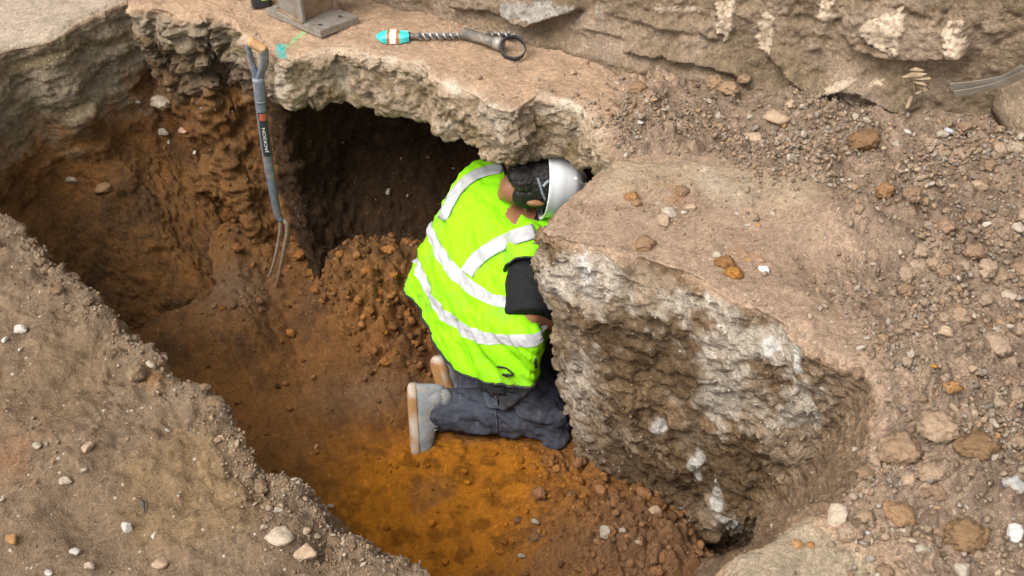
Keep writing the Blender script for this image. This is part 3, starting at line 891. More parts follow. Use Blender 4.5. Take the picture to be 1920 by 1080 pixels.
# clods of brown earth down in the pit
fN = grid_normals(FP, False); fN = np.where(fN[..., 2:3] < 0, -fN, fN)
fA = np.full(FX.shape, 1.0)
p, nn, ii = pick_points((rubm + 0.05 + 0.10 * og) * (FPX[..., 1] < 1200), 1500, FP, fN, fA)
pc = fcol.reshape(-1, 3)[ii] * (1 + rng.normal(size=(len(ii), 1)) * 0.22).clip(0.5, 1.5)
scatter('crumbled_clay', p, nn, power(len(p), 0.004, 0.020, 1.9), pc, 'crumbled clods of clay on the pit floor', [clod_mesh(500 + k, 2) for k in range(8)])
p, nn, ii = pick_points(visx * earthw * (GLEV < 9.3), 500)
scatter('crumbled_clay', p, nn, power(len(p), 0.003, 0.013, 2.0), np.where(rng.random((len(p), 1)) < 0.25, np.array([[0.33, 0.25, 0.17]]), col.reshape(-1, 3)[ii] * 1.25), 'crumbs of earth and grit sticking in the pit wall', PROT_S, 0.3)
p, nn, ii = pick_points(visx * np.clip(blk + z_bank, 0, 1) * (lev > 5.1) * (lev < 9), 700)
scatter('grit', p, nn, power(len(p), 0.0025, 0.011, 2.2), np.clip(col.reshape(-1, 3)[ii] * rng.uniform(0.8, 1.5, (len(p), 1)), 0, 0.6), 'grit stuck to the broken face of the concrete block', PROT_S, 0.3)

GPX2, FPX2 = proj(GP).reshape(-1, 2), proj(FP).reshape(-1, 2)
GV, FV = GP.reshape(-1, 3), FP.reshape(-1, 3)
WPX2, WVv = proj(WALLQ).reshape(-1, 2), WALLQ.reshape(-1, 3)
def on_ground(px, py, rad=7.0):
    """Nearest visible surface point under a pixel."""
    best, bd = None, 1e9
    for q, v in ((GPX2, GV), (FPX2, FV), (WPX2, WVv)):
        m = (np.abs(q[:, 0] - px) < rad) & (np.abs(q[:, 1] - py) < rad)
        if m.any():
            c = v[m]; d = np.linalg.norm(c - np.array([0, 0, CAM_H]), axis=1)
            i = d.argmin()
            if d[i] < bd: best, bd = c[i], d[i]
    return best if best is not None else U(px, py, 0.0)
STONE_DATA = {}
def stone_data(kind, k, color, key):
    key = (kind, k, key)
    if key not in STONE_DATA:
        V, F = (PROT_C if kind == 'clod' else PROT_B)[k]
        o = mesh_obj('stone', V, F, M_ROCK, col=np.concatenate([np.broadcast_to(np.array(color), (len(V), 3)), np.full((len(V), 1), 0.5)], 1), link=False)
        STONE_DATA[key] = o.data
        bpy.data.objects.remove(o)
    return STONE_DATA[key]
def stone(px, py, wpx, color, label, k=0, kind='stone', name='stone', asp=1.0, rot=None, group=None, sink=0.50, hgt=None):
    """One stone lying where the photograph shows it; wpx is its width in photo pixels."""
    p = on_ground(px, py + wpx * 0.15)
    dep = p[1] * math.cos(PITCH) - (p[2] - CAM_H) * math.sin(PITCH)
    r = wpx * 0.5 * dep / FOC
    o = bpy.data.objects.new(name, stone_data(kind, k, color, tuple(np.round(color, 3))))
    COL.objects.link(o)
    hz = hgt if hgt is not None else 1.0
    o.scale = (r, r * asp, r * hz)
    o.rotation_euler = (random.uniform(-.3, .3), random.uniform(-.3, .3), rot if rot is not None else random.uniform(-0.5, 0.5))
    o.location = (p[0], p[1], p[2] + r * (0.62 * hz - sink))
    cat = {'stone': 'stone', 'clod': 'clod'}[kind]
    return tag(o, label, cat, group)
WHT, PALE, TAN, GRY, RST, BRN, DKB = (0.47, 0.425, 0.365), (0.40, 0.32, 0.24), (0.36, 0.255, 0.17), (0.37, 0.31, 0.24), (0.31, 0.165, 0.07), (0.24, 0.15, 0.085), (0.20, 0.10, 0.04)
ONE = [
    # near ground, left
    (40, 607, 42, WHT, 'white chalky stone with a rust tip on the near ground at far left', 1, 'stone'),
    (14, 630, 22, WHT, 'small white stone just below the rust-tipped white one at far left', 3, 'stone'),
    (36, 651, 14, WHT, 'tiny white chip below the two white stones at far left', 3, 'stone'),
    (66, 829, 26, GRY, 'smooth grey-white pebble beside the rusty patch of near ground', 0, 'stone'),
    (160, 832, 36, TAN, 'blocky tan stone set upright in the near ground above the cracked hollow', 3, 'stone'),
    (128, 894, 38, PALE, 'flat pale slab-like stone sunk in the near ground left of the smooth tan patch', 1, 'stone'),
    (155, 873, 18, PALE, 'small pale stone above the flat pale sunken one in the near ground', 5, 'stone'),
    (246, 979, 27, WHT, 'pointed white pebble at the edge of the smooth tan patch, a black twig above it', 6, 'stone'),
    (282, 1005, 21, WHT, 'small white stone to the lower right of the pointed white pebble', 3, 'stone'),
    (146, 1028, 30, WHT, 'white splinter of stone in a dark crack of the near ground', 5, 'stone'),
    (168, 1062, 34, PALE, 'flat pale pebble sunk near the bottom of the photo right of the white round one', 1, 'stone'),
    (90, 1072, 24, WHT, 'round white pebble touching the bottom of the photo at lower left', 0, 'stone'),
    (18, 1004, 34, RST, 'rusty brown stone at the lower left margin of the photo', 2, 'stone'),
    (303, 1046, 34, TAN, 'pinkish tan stone low in the near ground right of the pale flat pebble', 7, 'stone'),
    (522, 998, 54, PALE, 'largest pale rounded stone on the crumbled near edge of the pit', 7, 'stone'),
    (497, 987, 18, PALE, 'small pale stone touching the largest pale stone on the near edge', 0, 'stone'),
    (572, 1030, 52, TAN, 'broad tan stone below the largest pale stone on the near edge', 2, 'stone'),
    (519, 947, 22, GRY, 'grey pebble above the largest pale stone on the near edge', 0, 'stone'),
    (285, 675, 32, PALE, 'pale stone sitting on the very lip of the pit above the dark gully', 5, 'stone'),
    (318, 800, 12, WHT, 'small white pebble in the gravel beside the pit lip', 0, 'stone'),
    (624, 941, 18, PALE, 'pale chip standing on the lip over the orange sand', 5, 'stone'),
    (598, 832, 16, (0.55, 0.30, 0.14), 'pinkish stone lying alone on the orange pit floor, left of the boots', 3, 'stone'),
    # pit wall
    (296, 192, 36, PALE, 'larger grey stone lump of the pair stuck high in the clay wall', 3, 'clod'),
    (312, 172, 20, PALE, 'grey lump crowning the larger stone high in the clay wall', 1, 'stone'),
    (264, 196, 18, GRY, 'small grey lump left of the larger one high in the clay wall', 5, 'stone'),
    (312, 240, 34, GRY, 'grey flat stone below the larger lump in the clay wall', 1, 'stone'),
    (338, 244, 24, (0.40, 0.24, 0.16), 'pinkish stone beside the grey flat one in the clay wall', 0, 'stone'),
    (322, 260, 14, WHT, 'small white stone under the grey flat one in the clay wall', 3, 'stone'),
    (130, 328, 30, PALE, 'pale twin-lobed stone low in the clay wall at left', 5, 'stone'),
    (188, 342, 36, (0.27, 0.16, 0.08), 'brown stone beside the pale twin-lobed one in the clay wall', 7, 'stone'),
    (361, 291, 14, WHT, 'white chip alone in the middle of the clay wall', 3, 'stone'),
    (732, 358, 20, GRY, 'grey stone in the dark earth below the slab, left of the worker', 3, 'stone'),
    # on the block
    (1241, 373, 24, PALE, 'upright pale stone at the back of the little heap on the block', 1, 'stone'),
    (1257, 388, 34, GRY, 'smooth kidney-shaped grey pebble in the heap on the block', 6, 'stone'),
    (1287, 390, 17, WHT, 'small white stone right of the kidney-shaped pebble', 5, 'stone'),
    (1298, 380, 30, TAN, 'flat tan stone at the right end of the little heap on the block', 2, 'stone'),
    (1240, 409, 42, TAN, 'long flat tan stone in front of the kidney-shaped pebble', 3, 'stone'),
    (1274, 416, 18, TAN, 'flat round stone right of the long flat tan stone on the block', 0, 'stone'),
    (1213, 450, 40, BRN, 'square brown clod in front of the little heap on the block', 0, 'clod'),
    (1284, 352, 28, BRN, 'brown clod behind the little heap on the block', 1, 'clod'),
    (1186, 362, 28, (0.27, 0.14, 0.06), 'reddish clod at the left of the little heap on the block', 2, 'clod'),
    (1198, 374, 20, BRN, 'small brown clod beside the reddish one on the block', 3, 'clod'),
    (1338, 468, 30, GRY, 'flat pale grey stone behind the dark orange clods', 1, 'stone'),
    (1364, 482, 36, DKB, 'upper dark orange clod of the pair next to the bright white stone', 0, 'clod'),
    (1382, 502, 34, (0.26, 0.12, 0.03), 'lower dark orange clod of the pair next to the bright white stone', 2, 'clod'),
    (1437, 497, 28, (0.62, 0.60, 0.55), 'brightest white stone, alone on the block right of the dark orange clods', 2, 'stone'),
    (1386, 395, 11, WHT, 'tiny round white pebble on the block, alone in the dust', 0, 'stone'),
    (1405, 415, 13, WHT, 'small white pebble near an orange chip on the block', 2, 'stone'),
    (1423, 416, 12, (0.5, 0.28, 0.09), 'small orange chip on the block beside a white pebble', 0, 'stone'),
    (1446, 391, 18, PALE, 'pale wedge of stone standing on the block', 1, 'stone'),
    (1398, 481, 14, (0.48, 0.27, 0.1), 'small orange pebble behind the orange clods', 0, 'stone'),
    (1427, 477, 20, (0.33, 0.20, 0.13), 'reddish flat stone behind the brightest white stone', 7, 'stone'),
    # rubble band by the wall
    (1195, 158, 32, BRN, 'brown clod at the left end of the rubble below the wall', 0, 'clod'),
    (1336, 148, 36, (0.26, 0.17, 0.10), 'crusty clod under the wall, left one of three', 1, 'clod'),
    (1370, 157, 38, (0.26, 0.17, 0.10), 'crusty clod under the wall, middle one of three', 2, 'clod'),
    (1398, 153, 26, (0.26, 0.17, 0.10), 'crusty clod under the wall, right one of three', 3, 'clod'),
    (1351, 209, 23, GRY, 'pale square pebble in the rubble left of the big dusty stone', 3, 'stone'),
    (1412, 214, 22, GRY, 'grey stone touching the left of the big dusty stone', 0, 'stone'),
    (1447, 207, 54, TAN, 'biggest dusty pink stone in the rubble below the wall', 7, 'stone'),
    (1412, 250, 48, TAN, 'second dusty pink stone just below the biggest one', 2, 'stone'),
    (1465, 231, 17, RST, 'orange pebble at the lower edge of the biggest dusty stone', 3, 'stone'),
    (1474, 262, 14, RST, 'orange pebble below the second dusty stone', 0, 'stone'),
    (1240, 208, 12, WHT, 'white pebble alone on the dust left of the rubble', 5, 'stone'),
    (1194, 234, 15, WHT, 'round white pebble near the slab corner', 0, 'stone'),
    (1623, 250, 62, (0.17, 0.10, 0.05), 'big dark brown clod in the rubble', 3, 'clod'),
    (1622, 215, 24, PALE, 'pale pointed stone in the rubble above the dark brown clod', 1, 'stone'),
    (1710, 243, 20, WHT, 'white chip in the rubble right of the dark brown clod', 5, 'stone'),
    (1742, 219, 18, PALE, 'pale upright cone-shaped stone below the wall', 1, 'stone'),
    (1785, 237, 24, (0.42, 0.43, 0.45), 'bluish white splinter on the bare dirt below the wall', 5, 'stone'),
    (1678, 262, 22, GRY, 'grey rounded pebble below the dark brown clod', 6, 'stone'),
    (1840, 345, 40, TAN, 'tan round stone right of the dusty ground', 0, 'stone'),
    (1900, 270, 60, (0.30, 0.235, 0.165), 'big flat tan stone at the right edge of the photo', 1, 'stone'),
    (1854, 418, 26, (0.52, 0.46, 0.37), 'cream white stone on the right-hand rubble', 5, 'stone'),
    (1655, 352, 36, (0.25, 0.14, 0.065), 'reddish clod on the smooth dusty lump', 1, 'clod'),
    (1820, 585, 26, PALE, 'cream stone in the right-hand rubble above the orange stone', 2, 'stone'),
    (1765, 620, 46, TAN, 'pointed tan stone standing in the right-hand rubble', 1, 'stone'),
    (1895, 545, 34, PALE, 'pale stone at the right margin above the dark hollow', 7, 'stone'),
    (1782, 712, 60, RST, 'largest orange stone of the rubble', 1, 'stone'),
    (1755, 690, 14, (0.5, 0.24, 0.06), 'small orange pebble above the largest orange stone', 0, 'stone'),
    (1829, 822, 72, (0.165, 0.10, 0.052), 'large dark orange clod right of centre in the rubble', 0, 'clod'),
    (1763, 788, 74, (0.27, 0.19, 0.125), 'large dusty clod left of the dark orange one', 1, 'clod'),
    (1680, 838, 78, (0.24, 0.16, 0.10), 'wide brown clod beside the bank', 2, 'clod'),
    (1865, 852, 28, GRY, 'pale grey stone touching the large dark orange clod', 3, 'stone'),
    (1873, 812, 20, (0.42, 0.22, 0.09), 'orange block of stone next to the pale grey stone', 3, 'stone'),
    (1905, 895, 46, (0.34, 0.32, 0.29), 'grey rounded stone at the right edge of the photo', 6, 'stone'),
    (1695, 890, 40, TAN, 'flat tan stone below the wide brown clod', 7, 'stone'),
    (1748, 880, 56, (0.27, 0.19, 0.125), 'dusty clod right of the flat tan stone', 3, 'clod'),
    (1808, 990, 78, (0.185, 0.112, 0.058), 'large orange brown clod low in the rubble', 4, 'clod'),
    (1680, 955, 58, (0.25, 0.15, 0.08), 'brown clod with an orange side above the grey slab', 0, 'clod'),
    (1756, 995, 30, (0.30, 0.20, 0.13), 'round brown stone left of the large orange brown clod', 0, 'stone'),
    (1728, 1034, 34, GRY, 'pale grey pebble on the dirt low in the photo', 0, 'stone'),
    (1813, 1062, 44, GRY, 'oval grey stone at the bottom of the photo', 6, 'stone'),
    (1905, 990, 58, (0.50, 0.48, 0.45), 'white jagged stone cut off by the right edge of the photo', 3, 'stone'),
    (1570, 957, 74, PALE, 'large wedge of concrete resting on the grey slab by the hole', 3, 'stone'),
    (1498, 1012, 22, (0.40, 0.22, 0.10), 'small orange clod on the grey slab', 1, 'clod'),
    (1516, 1014, 18, (0.36, 0.19, 0.08), 'second orange clod on the grey slab, right of the small one', 2, 'clod'),
    (1600, 838, 20, GRY, 'grey pebble in the bank beside the block', 0, 'stone'),
    (1625, 990, 18, (0.42, 0.41, 0.38), 'bluish white pebble beside the grey slab', 2, 'stone'),
    (1632, 993, 11, WHT, 'small white pebble on the grey slab', 0, 'stone'),
    # pit floor, near
    (1130, 993, 40, GRY, 'grey white stone in the rubble at the bottom of the pit', 3, 'stone'),
    (1160, 985, 24, PALE, 'pale stone next to the grey white one at the bottom of the pit', 1, 'stone'),
    (1220, 948, 40, (0.45, 0.32, 0.22), 'tan stone leaning on the foot of the block', 1, 'stone'),
    (1000, 980, 24, PALE, 'pale flat chip at the edge of the orange sand', 5, 'stone'),
    (1190, 1018, 18, PALE, 'small pale stone right of the grey white one in the pit', 2, 'stone'),
    (975, 1032, 22, GRY, 'grey chip in the rubble below the orange sand', 5, 'stone'),
]
for px, py, wpx, c, lb, k, kind in ONE:
    nm = {'stone': 'stone', 'clod': 'clod'}[kind]
    if wpx < 24 and kind == 'stone': nm = 'pebble'
    stone(px, py, wpx, np.array(c), lb, k, kind, nm, hgt=0.95 if wpx > 50 else 1.05)

# more middling stones of each patch of rubble, alike within their patch
def patch_stones(n, mask, smin, smax, label, group, base, PP=GP, NN=gN, AA=area, kinds=('stone',)):
    p, nn, ii = pick_points(mask, n, PP, NN, AA)
    s = power(n, smin, smax, 1.8)
    cols = [np.array(c) for c in (TAN, (0.30, 0.225, 0.155), (0.27, 0.20, 0.14), GRY, (0.33, 0.22, 0.13))]
    for q in range(n):
        kd = kinds[rng.integers(len(kinds))]
        c = cols[rng.integers(len(cols))] if base is None else base[rng.integers(len(base))]
        k = int(rng.integers(len(PROT_B if kd == 'stone' else PROT_C)))
        o = bpy.data.objects.new('stone' if kd == 'stone' else 'clod', stone_data(kd, k, c, tuple(np.round(c, 3))))
        COL.objects.link(o)
        o.scale = (s[q],) * 3
        o.rotation_euler = rng.uniform(-0.5, 0.5, 2).tolist() + [rng.uniform(0, 6.28)]
        o.location = p[q] + nn[q] * s[q] * 0.28
        tag(o, label, 'stone' if kd == 'stone' else 'clod', group)
patch_stones(85, visx * top * band * (0.1 + cl), 0.009, 0.022, 'dusty tan stone in the drift of loose stones below the wall', 'stones of the drift below the wall', None)
clb = [np.array(c) for c in ((0.27, 0.19, 0.125), (0.23, 0.15, 0.095), (0.30, 0.215, 0.15))]
patch_stones(110, visx * top * heap * (0.2 + cl), 0.010, 0.034, 'dusty brown clod in the rubble heap on the right', 'clods of the rubble heap', clb, kinds=('clod',))
patch_stones(75, visx * top * heap * (0.2 + cl), 0.008, 0.024, 'dusty tan stone in the rubble heap on the right', 'stones of the rubble heap', None)
patch_stones(26, visx * z_near * (lev < 5.2) * edge_px, 0.007, 0.016, 'small dusty stone on the crumbling near edge of the pit', 'stones of the near edge', None)
patch_stones(46, visx * z_near * (lev > 3.3) * (lev < 5.4) * (GPX[..., 0] > -40), 0.008, 0.024, 'crumbly brown clod along the near lip of the pit', 'clods along the near lip', [np.array(q) for q in ((0.20, 0.135, 0.082), (0.23, 0.16, 0.10), (0.17, 0.11, 0.065))], kinds=('clod',))
brs = [np.array(c) for c in ((0.22, 0.11, 0.05), (0.26, 0.13, 0.06), (0.19, 0.10, 0.05))]
patch_stones(44, rubm * (FPX[..., 0] > 930) * (FPX[..., 1] > 850) * (FPX[..., 1] < 1150), 0.012, 0.03, 'brown clay clod in the rubble at the near end of the pit', 'clay clods at the near end of the pit', brs, FP, fN, fA, ('clod',))
brs2 = [np.array(c) for c in ((0.24, 0.10, 0.03), (0.28, 0.12, 0.035), (0.20, 0.085, 0.03))]
patch_stones(44, rubm * (FPX[..., 0] < 860) * (FPX[..., 1] < 720) * (FPX[..., 1] > 400), 0.012, 0.032, 'brown clay clod in the heap left of the worker', 'clay clods left of the worker', brs2, FP, fN, fA, ('clod',))
# ------------------------------------------------------------------ tools: building blocks
def frame_to(a, b):
    z = (Vector(b) - Vector(a)).normalized()
    return z.to_track_quat('Z', 'Y').to_matrix()
def tube(bm, pts, radii, seg=16, cap=True, flat=None):
    """Tube through points; flat = (sx, sy) squashes the section."""
    pts = [Vector(p) for p in pts]
    n = len(pts)
    if not hasattr(radii, '__len__'): radii = [radii] * n
    rings = []
    prev = None
    for i, p in enumerate(pts):
        t = (pts[min(i + 1, n - 1)] - pts[max(i - 1, 0)]).normalized()
        if prev is None:
            x = t.orthogonal().normalized()
        else:
            x = (prev - t * prev.dot(t)).normalized()
        prev = x
        y = t.cross(x)
        ring = []
        for k in range(seg):
            a = 2 * math.pi * k / seg
            ca, sa = math.cos(a), math.sin(a)
            if flat: ca, sa = ca * flat[0], sa * flat[1]
            ring.append(bm.verts.new(p + (x * ca + y * sa) * radii[i]))
        rings.append(ring)
    for r0, r1 in zip(rings[:-1], rings[1:]):
        for k in range(seg):
            bm.faces.new((r0[k], r0[(k + 1) % seg], r1[(k + 1) % seg], r1[k]))
    if cap:
        bm.faces.new(list(reversed(rings[0]))); bm.faces.new(rings[-1])
    return rings
def smooth_path(pts, n):
    pts = np.array(pts, float)
    return catmull(pts, np.linspace(0, len(pts) - 1, n))
def box(bm, M, sx, sy, sz, bev=0.0, seg=2):
    r = bmesh.ops.create_cube(bm, size=1.0)
    vs = r['verts']
    bmesh.ops.scale(bm, vec=(sx, sy, sz), verts=vs)
    if bev:
        es = list({e for v in vs for e in v.link_edges})
        g = bmesh.ops.bevel(bm, geom=es, offset=bev, segments=seg, affect='EDGES', profile=0.5)
        vs = list({v for f in g['faces'] for v in f.verts} | {v for v in vs if v.is_valid})
    bmesh.ops.transform(bm, matrix=M, verts=vs)
    return vs
def mat_from(loc, x, y=None, z=None):
    x = Vector(x).normalized()
    if z is not None:
        z = Vector(z); z = (z - x * z.dot(x)).normalized(); y = z.cross(x)
    else:
        y = Vector(y); y = (y - x * y.dot(x)).normalized(); z = x.cross(y)
    return Matrix(((x.x, y.x, z.x, loc[0]), (x.y, y.y, z.y, loc[1]), (x.z, y.z, z.z, loc[2]), (0, 0, 0, 1)))
def text_mesh(s, size, ext=0.0003):
    cu = bpy.data.curves.new('lettering', 'FONT')
    cu.body = s; cu.size = size; cu.align_x = 'CENTER'; cu.align_y = 'CENTER'; cu.extrude = ext
    o = bpy.data.objects.new('lettering', cu)
    COL.objects.link(o)
    dg = bpy.context.evaluated_depsgraph_get()
    me = bpy.data.meshes.new_from_object(o.evaluated_get(dg))
    bpy.data.objects.remove(o); bpy.data.curves.remove(cu)
    return me

M_FORK = plain_mat('grey blue painted steel', (0.150, 0.168, 0.195), 0.5, 0.15, 0.3, 60, 0.0006, (0.25, 0.19, 0.14), (0.50, 0.66))
M_FORK2 = plain_mat('worn tine steel', (0.33, 0.255, 0.20), 0.55, 0.3, 0.3, 90, 0.001, (0.30, 0.165, 0.10), (0.45, 0.65))
M_WOOD = plain_mat('worn wood grip', (0.52, 0.29, 0.12), 0.6, 0, 0.25, 120, 0.0006, (0.42, 0.24, 0.12), (0.4, 0.7))
M_STEEL = plain_mat('raw steel', (0.30, 0.275, 0.24), 0.5, 0.45, 0.25, 120, 0.0006, (0.22, 0.17, 0.125), (0.48, 0.7))
M_RUST = plain_mat('rusty steel', (0.27, 0.185, 0.12), 0.7, 0.2, 0.3, 70, 0.0008, (0.20, 0.115, 0.06), (0.4, 0.6))
M_BLACK = plain_mat('black rubber', (0.028, 0.030, 0.034), 0.5, 0, 0.3, 80, 0.0006, (0.06, 0.06, 0.06), (0.5, 0.7))
M_TEAL = plain_mat('turquoise card', (0.035, 0.50, 0.47), 0.5, 0, 0.12, 60, 0, (0.10, 0.58, 0.53), (0.5, 0.6))
M_WHITE = plain_mat('white print', (0.78, 0.76, 0.72), 0.5, 0, 0.08, 60)
M_ORANGE = plain_mat('orange brown print', (0.42, 0.15, 0.035), 0.5, 0, 0.1, 60)
M_YEL = plain_mat('yellow print', (0.75, 0.60, 0.05), 0.5, 0, 0.1, 60)
M_REDP = plain_mat('red orange print', (0.40, 0.10, 0.05), 0.5, 0, 0.1, 60)
M_BIT = plain_mat('bare drill steel', (0.48, 0.45, 0.42), 0.35, 0.6, 0.2, 90, 0.0, (0.22, 0.19, 0.17), (0.5, 0.6))
M_BITD = plain_mat('dark drill steel', (0.09, 0.08, 0.075), 0.5, 0.4, 0.2, 90)
M_GRIP = plain_mat('grey plastic grip', (0.105, 0.095, 0.08), 0.6, 0, 0.25, 60, 0.0006, (0.22, 0.18, 0.135), (0.42, 0.62))
M_TIN = plain_mat('dusty tin strap', (0.33, 0.30, 0.26), 0.5, 0.35, 0.2, 50, 0.0004, (0.25, 0.20, 0.145), (0.45, 0.6))
M_SPLINT = plain_mat('splintered wood', (0.29, 0.21, 0.135), 0.85, 0, 0.35, 90, 0.001, (0.22, 0.155, 0.09), (0.4, 0.6))

# ------------------------------------------------------------------ garden fork standing in the pit
def F(px, py):
    t = (py - 80) / (548 - 80)
    return UD(px, py, 2.90 - 0.09 * t)
fork = empty('garden_fork', F(512, 545), 'grey-blue two-pronged fork with a wooden grip, standing in the pit against the slab corner', 'fork')
Mf = fork.matrix_world
FKL = Vector(fork.location)
def child(name, bm, mat, parent, root, smooth=True):
    """Mesh in world coordinates made a child of root (an unrotated Empty)."""
    bmesh.ops.translate(bm, vec=-Vector(root.location), verts=bm.verts)
    o = bm_obj(name, bm, mat, parent, smooth)
    return o
bm = bmesh.new()
tube(bm, smooth_path([F(484, 146), F(487, 175), F(490, 205), F(497, 262), F(504, 310), F(511, 350), F(517, 385), F(521, 402), F(527, 413)], 40),
     np.interp(np.linspace(0, 1, 40), [0, 0.18, 0.22, 0.6, 0.68, 0.85, 1], [0.0205, 0.0195, 0.0185, 0.0165, 0.0150, 0.0135, 0.0115]), 20)
shaft = child('shaft', bm, M_FORK, fork, fork)
for q, (a, b) in enumerate([((488.5, 187.5), (488.9, 191)), ((507.3, 327), (507.7, 330))]):
    bm = bmesh.new(); tube(bm, [F(*a), F(*b)], 0.0198 if q == 0 else 0.0162, 20)
    o = child('ferrule', bm, M_FORK, fork, fork)
bm = bmesh.new()
tube(bm, smooth_path([F(466, 78), F(470, 79), F(482, 86), F(494, 93), F(497, 95)], 12), [0.008, 0.0155, 0.0168, 0.0168, 0.0168, 0.0168, 0.0168, 0.0168, 0.0168, 0.0168, 0.0155, 0.008], 16)
child('wooden_grip', bm, M_WOOD, fork, fork)
for pts, wd_ in (([F(466, 82), F(467, 96), F(471, 115), F(477, 132), F(483, 152)], [0.008, 0.010, 0.0125, 0.0135, 0.013]),
                 ([F(492, 88), F(494.5, 95), F(496, 110), F(495, 122), F(489, 138), F(484, 152)], [0.010, 0.0175, 0.0165, 0.0165, 0.015, 0.013])):
    bm = bmesh.new()
    tube(bm, smooth_path(pts, 20), np.interp(np.linspace(0, 1, 20), np.linspace(0, 1, len(wd_)), wd_), 14, flat=(1.0, 0.55))
    arm = child('handle_strap', bm, M_FORK, fork, fork)
c = F(491.5, 94.5); cd = (Vector((0, 0, CAM_H)) - Vector(c)).normalized()
bm = bmesh.new()
bmesh.ops.create_uvsphere(bm, u_segments=12, v_segments=8, radius=0.0065)
bmesh.ops.translate(bm, vec=Vector(c) + cd * 0.014, verts=bm.verts)
child('rivet', bm, M_STEEL, fork, fork)
for pts in ([(523, 409), (526, 418), (526, 432), (523, 450), (518, 476), (511, 502), (503, 521)], [(527, 411), (535, 416), (538.5, 424), (537.5, 442), (532, 470), (525, 508), (514, 548)]):
    bm = bmesh.new()
    tube(bm, smooth_path([F(*p) for p in pts], 30), np.interp(np.linspace(0, 1, 30), [0, 0.1, 0.8, 1], [0.0095, 0.0085, 0.0072, 0.0045]), 12, flat=(1.0, 0.8))
    child('tine', bm, M_FORK2, fork, fork)
# label wrapped on the shaft facing the viewer: dark strip, red mark and the maker's word
def shaft_patch(name, t0, t1, half, mat, out):
    """A strip on the shaft's front between two heights (photo rows), half width as an angle."""
    bm = bmesh.new()
    rows = []
    for y in np.linspace(t0, t1, 14):
        xs = np.interp(y, [146, 175, 205, 262, 310, 350], [484, 487, 490, 497, 504, 511])
        c = Vector(F(xs, y)); c2 = Vector(F(np.interp(y + 2, [146, 175, 205, 262, 310, 350], [484, 487, 490, 497, 504, 511]), y + 2))
        ax = (c2 - c).normalized()
        v = (Vector((0, 0, CAM_H)) - c); v = (v - ax * v.dot(ax)).normalized()
        s = ax.cross(v)
        s_pos = (y - 146) / (413 - 146)
        r = np.interp(s_pos, [0, 0.18, 0.22, 0.6, 0.68, 0.85, 1], [0.0205, 0.0195, 0.0185, 0.0165, 0.0150, 0.0135, 0.0115]) + out
        rows.append([bm.verts.new(c + (v * math.cos(a) + s * math.sin(a)) * r) for a in np.linspace(half[0], half[1], 7)])
    for r0, r1 in zip(rows[:-1], rows[1:]):
        for k in range(6):
            bm.faces.new((r0[k], r0[k + 1], r1[k + 1], r1[k]))
    return child(name, bm, mat, fork, fork)
lab = shaft_patch('label', 207, 289, (-0.85, 0.75), M_BLACK, 0.0012)
red = shaft_patch('label_mark', 209, 222, (-0.7, 0.5), M_REDP, 0.0022)
y0 = 258
c = Vector(F(496.5, y0)); c2 = Vector(F(500, y0 + 24)); ax = (c - c2).normalized()
v = (Vector((0, 0, CAM_H)) - c); v = (v - ax * v.dot(ax)).normalized()
me = text_mesh('JACKSON', 0.0145)
me.transform(Matrix.Scale(1.5, 4, (1, 0, 0)))
Mx = mat_from(c + v * 0.0195, ax, z=v)
me.transform(Matrix.Translation(-FKL) @ Mx)
me.materials.append(M_WHITE)
o = bpy.data.objects.new('label_lettering', me); COL.objects.link(o); o.parent = fork

# ------------------------------------------------------------------ steel column on its base plate
tL, tF, tR = [Vector(U(px, py, 0.028)) for px, py in ((499, 15), (600, 58), (672, 31))]
col_o = empty('steel_column', ((tL + tR) / 2).to_tuple()[:2] + (0.004,), 'grey steel column on a thick drilled base plate, bolted to nothing, on the slab', 'steel column')
col_o['label'] = 'grey steel post welded to a thick drilled base plate, standing loose on the slab'
ex, ey = (tF - tL), (tR - tF)
bm = bmesh.new()
def PL(a, b, z): return tL + ex * a + ey * b + Vector((0, 0, z))
outer = [PL(0, 0, 0), PL(1, 0, 0), PL(1, 1, 0), PL(0, 1, 0)]
loops = [outer]
for (ha, hb) in ((0.86, 0.23), (0.84, 0.78), (0.12, 0.2), (0.12, 0.8)):
    c = PL(ha, hb, 0)
    loops.append([c + Vector((math.cos(t), math.sin(t), 0)) * 0.010 for t in np.linspace(0, 2 * math.pi, 16, endpoint=False)])
edges = []
for lp in loops:
    vs = [bm.verts.new(p) for p in lp]
    edges += [bm.edges.new((vs[i], vs[(i + 1) % len(vs)])) for i in range(len(vs))]
bmesh.ops.triangle_fill(bm, edges=edges, use_beauty=True, use_dissolve=False)
r = bmesh.ops.extrude_face_region(bm, geom=list(bm.faces))
bmesh.ops.translate(bm, vec=(0, 0, -0.026), verts=[v for v in r['geom'] if isinstance(v, bmesh.types.BMVert)])
o = child('base_plate', bm, M_STEEL, col_o, col_o, False)
bv = o.modifiers.new('worn_edges', 'BEVEL'); bv.width = 0.0015; bv.segments = 2
exn, eyn = ex.normalized(), Vector((-ex.y, ex.x, 0)).normalized()
if eyn.dot(ey) < 0: eyn = -eyn
fA, fB = Vector(U(524, 19, 0.028)), Vector(U(569, 44, 0.028))
fc, fw = (fA + fB) / 2, (fB - fA).length
fx_ = (fB - fA).normalized(); fy_ = Vector((-fx_.y, fx_.x, 0))
if fy_.dot(ey) < 0: fy_ = -fy_
def hbar(name, c, sx, sy, sz, mat, bev=0.002):
    bm = bmesh.new()
    box(bm, mat_from(c, fx_, y=fy_), sx, sy, sz, bev)
    return child(name, bm, mat, col_o, col_o, False)
HH = 1.3
hbar('flange', fc + fy_ * 0.006 + Vector((0, 0, HH / 2)), fw, 0.012, HH, M_STEEL)
hbar('flange', fc + fy_ * 0.146 + Vector((0, 0, HH / 2)), fw, 0.012, HH, M_RUST)
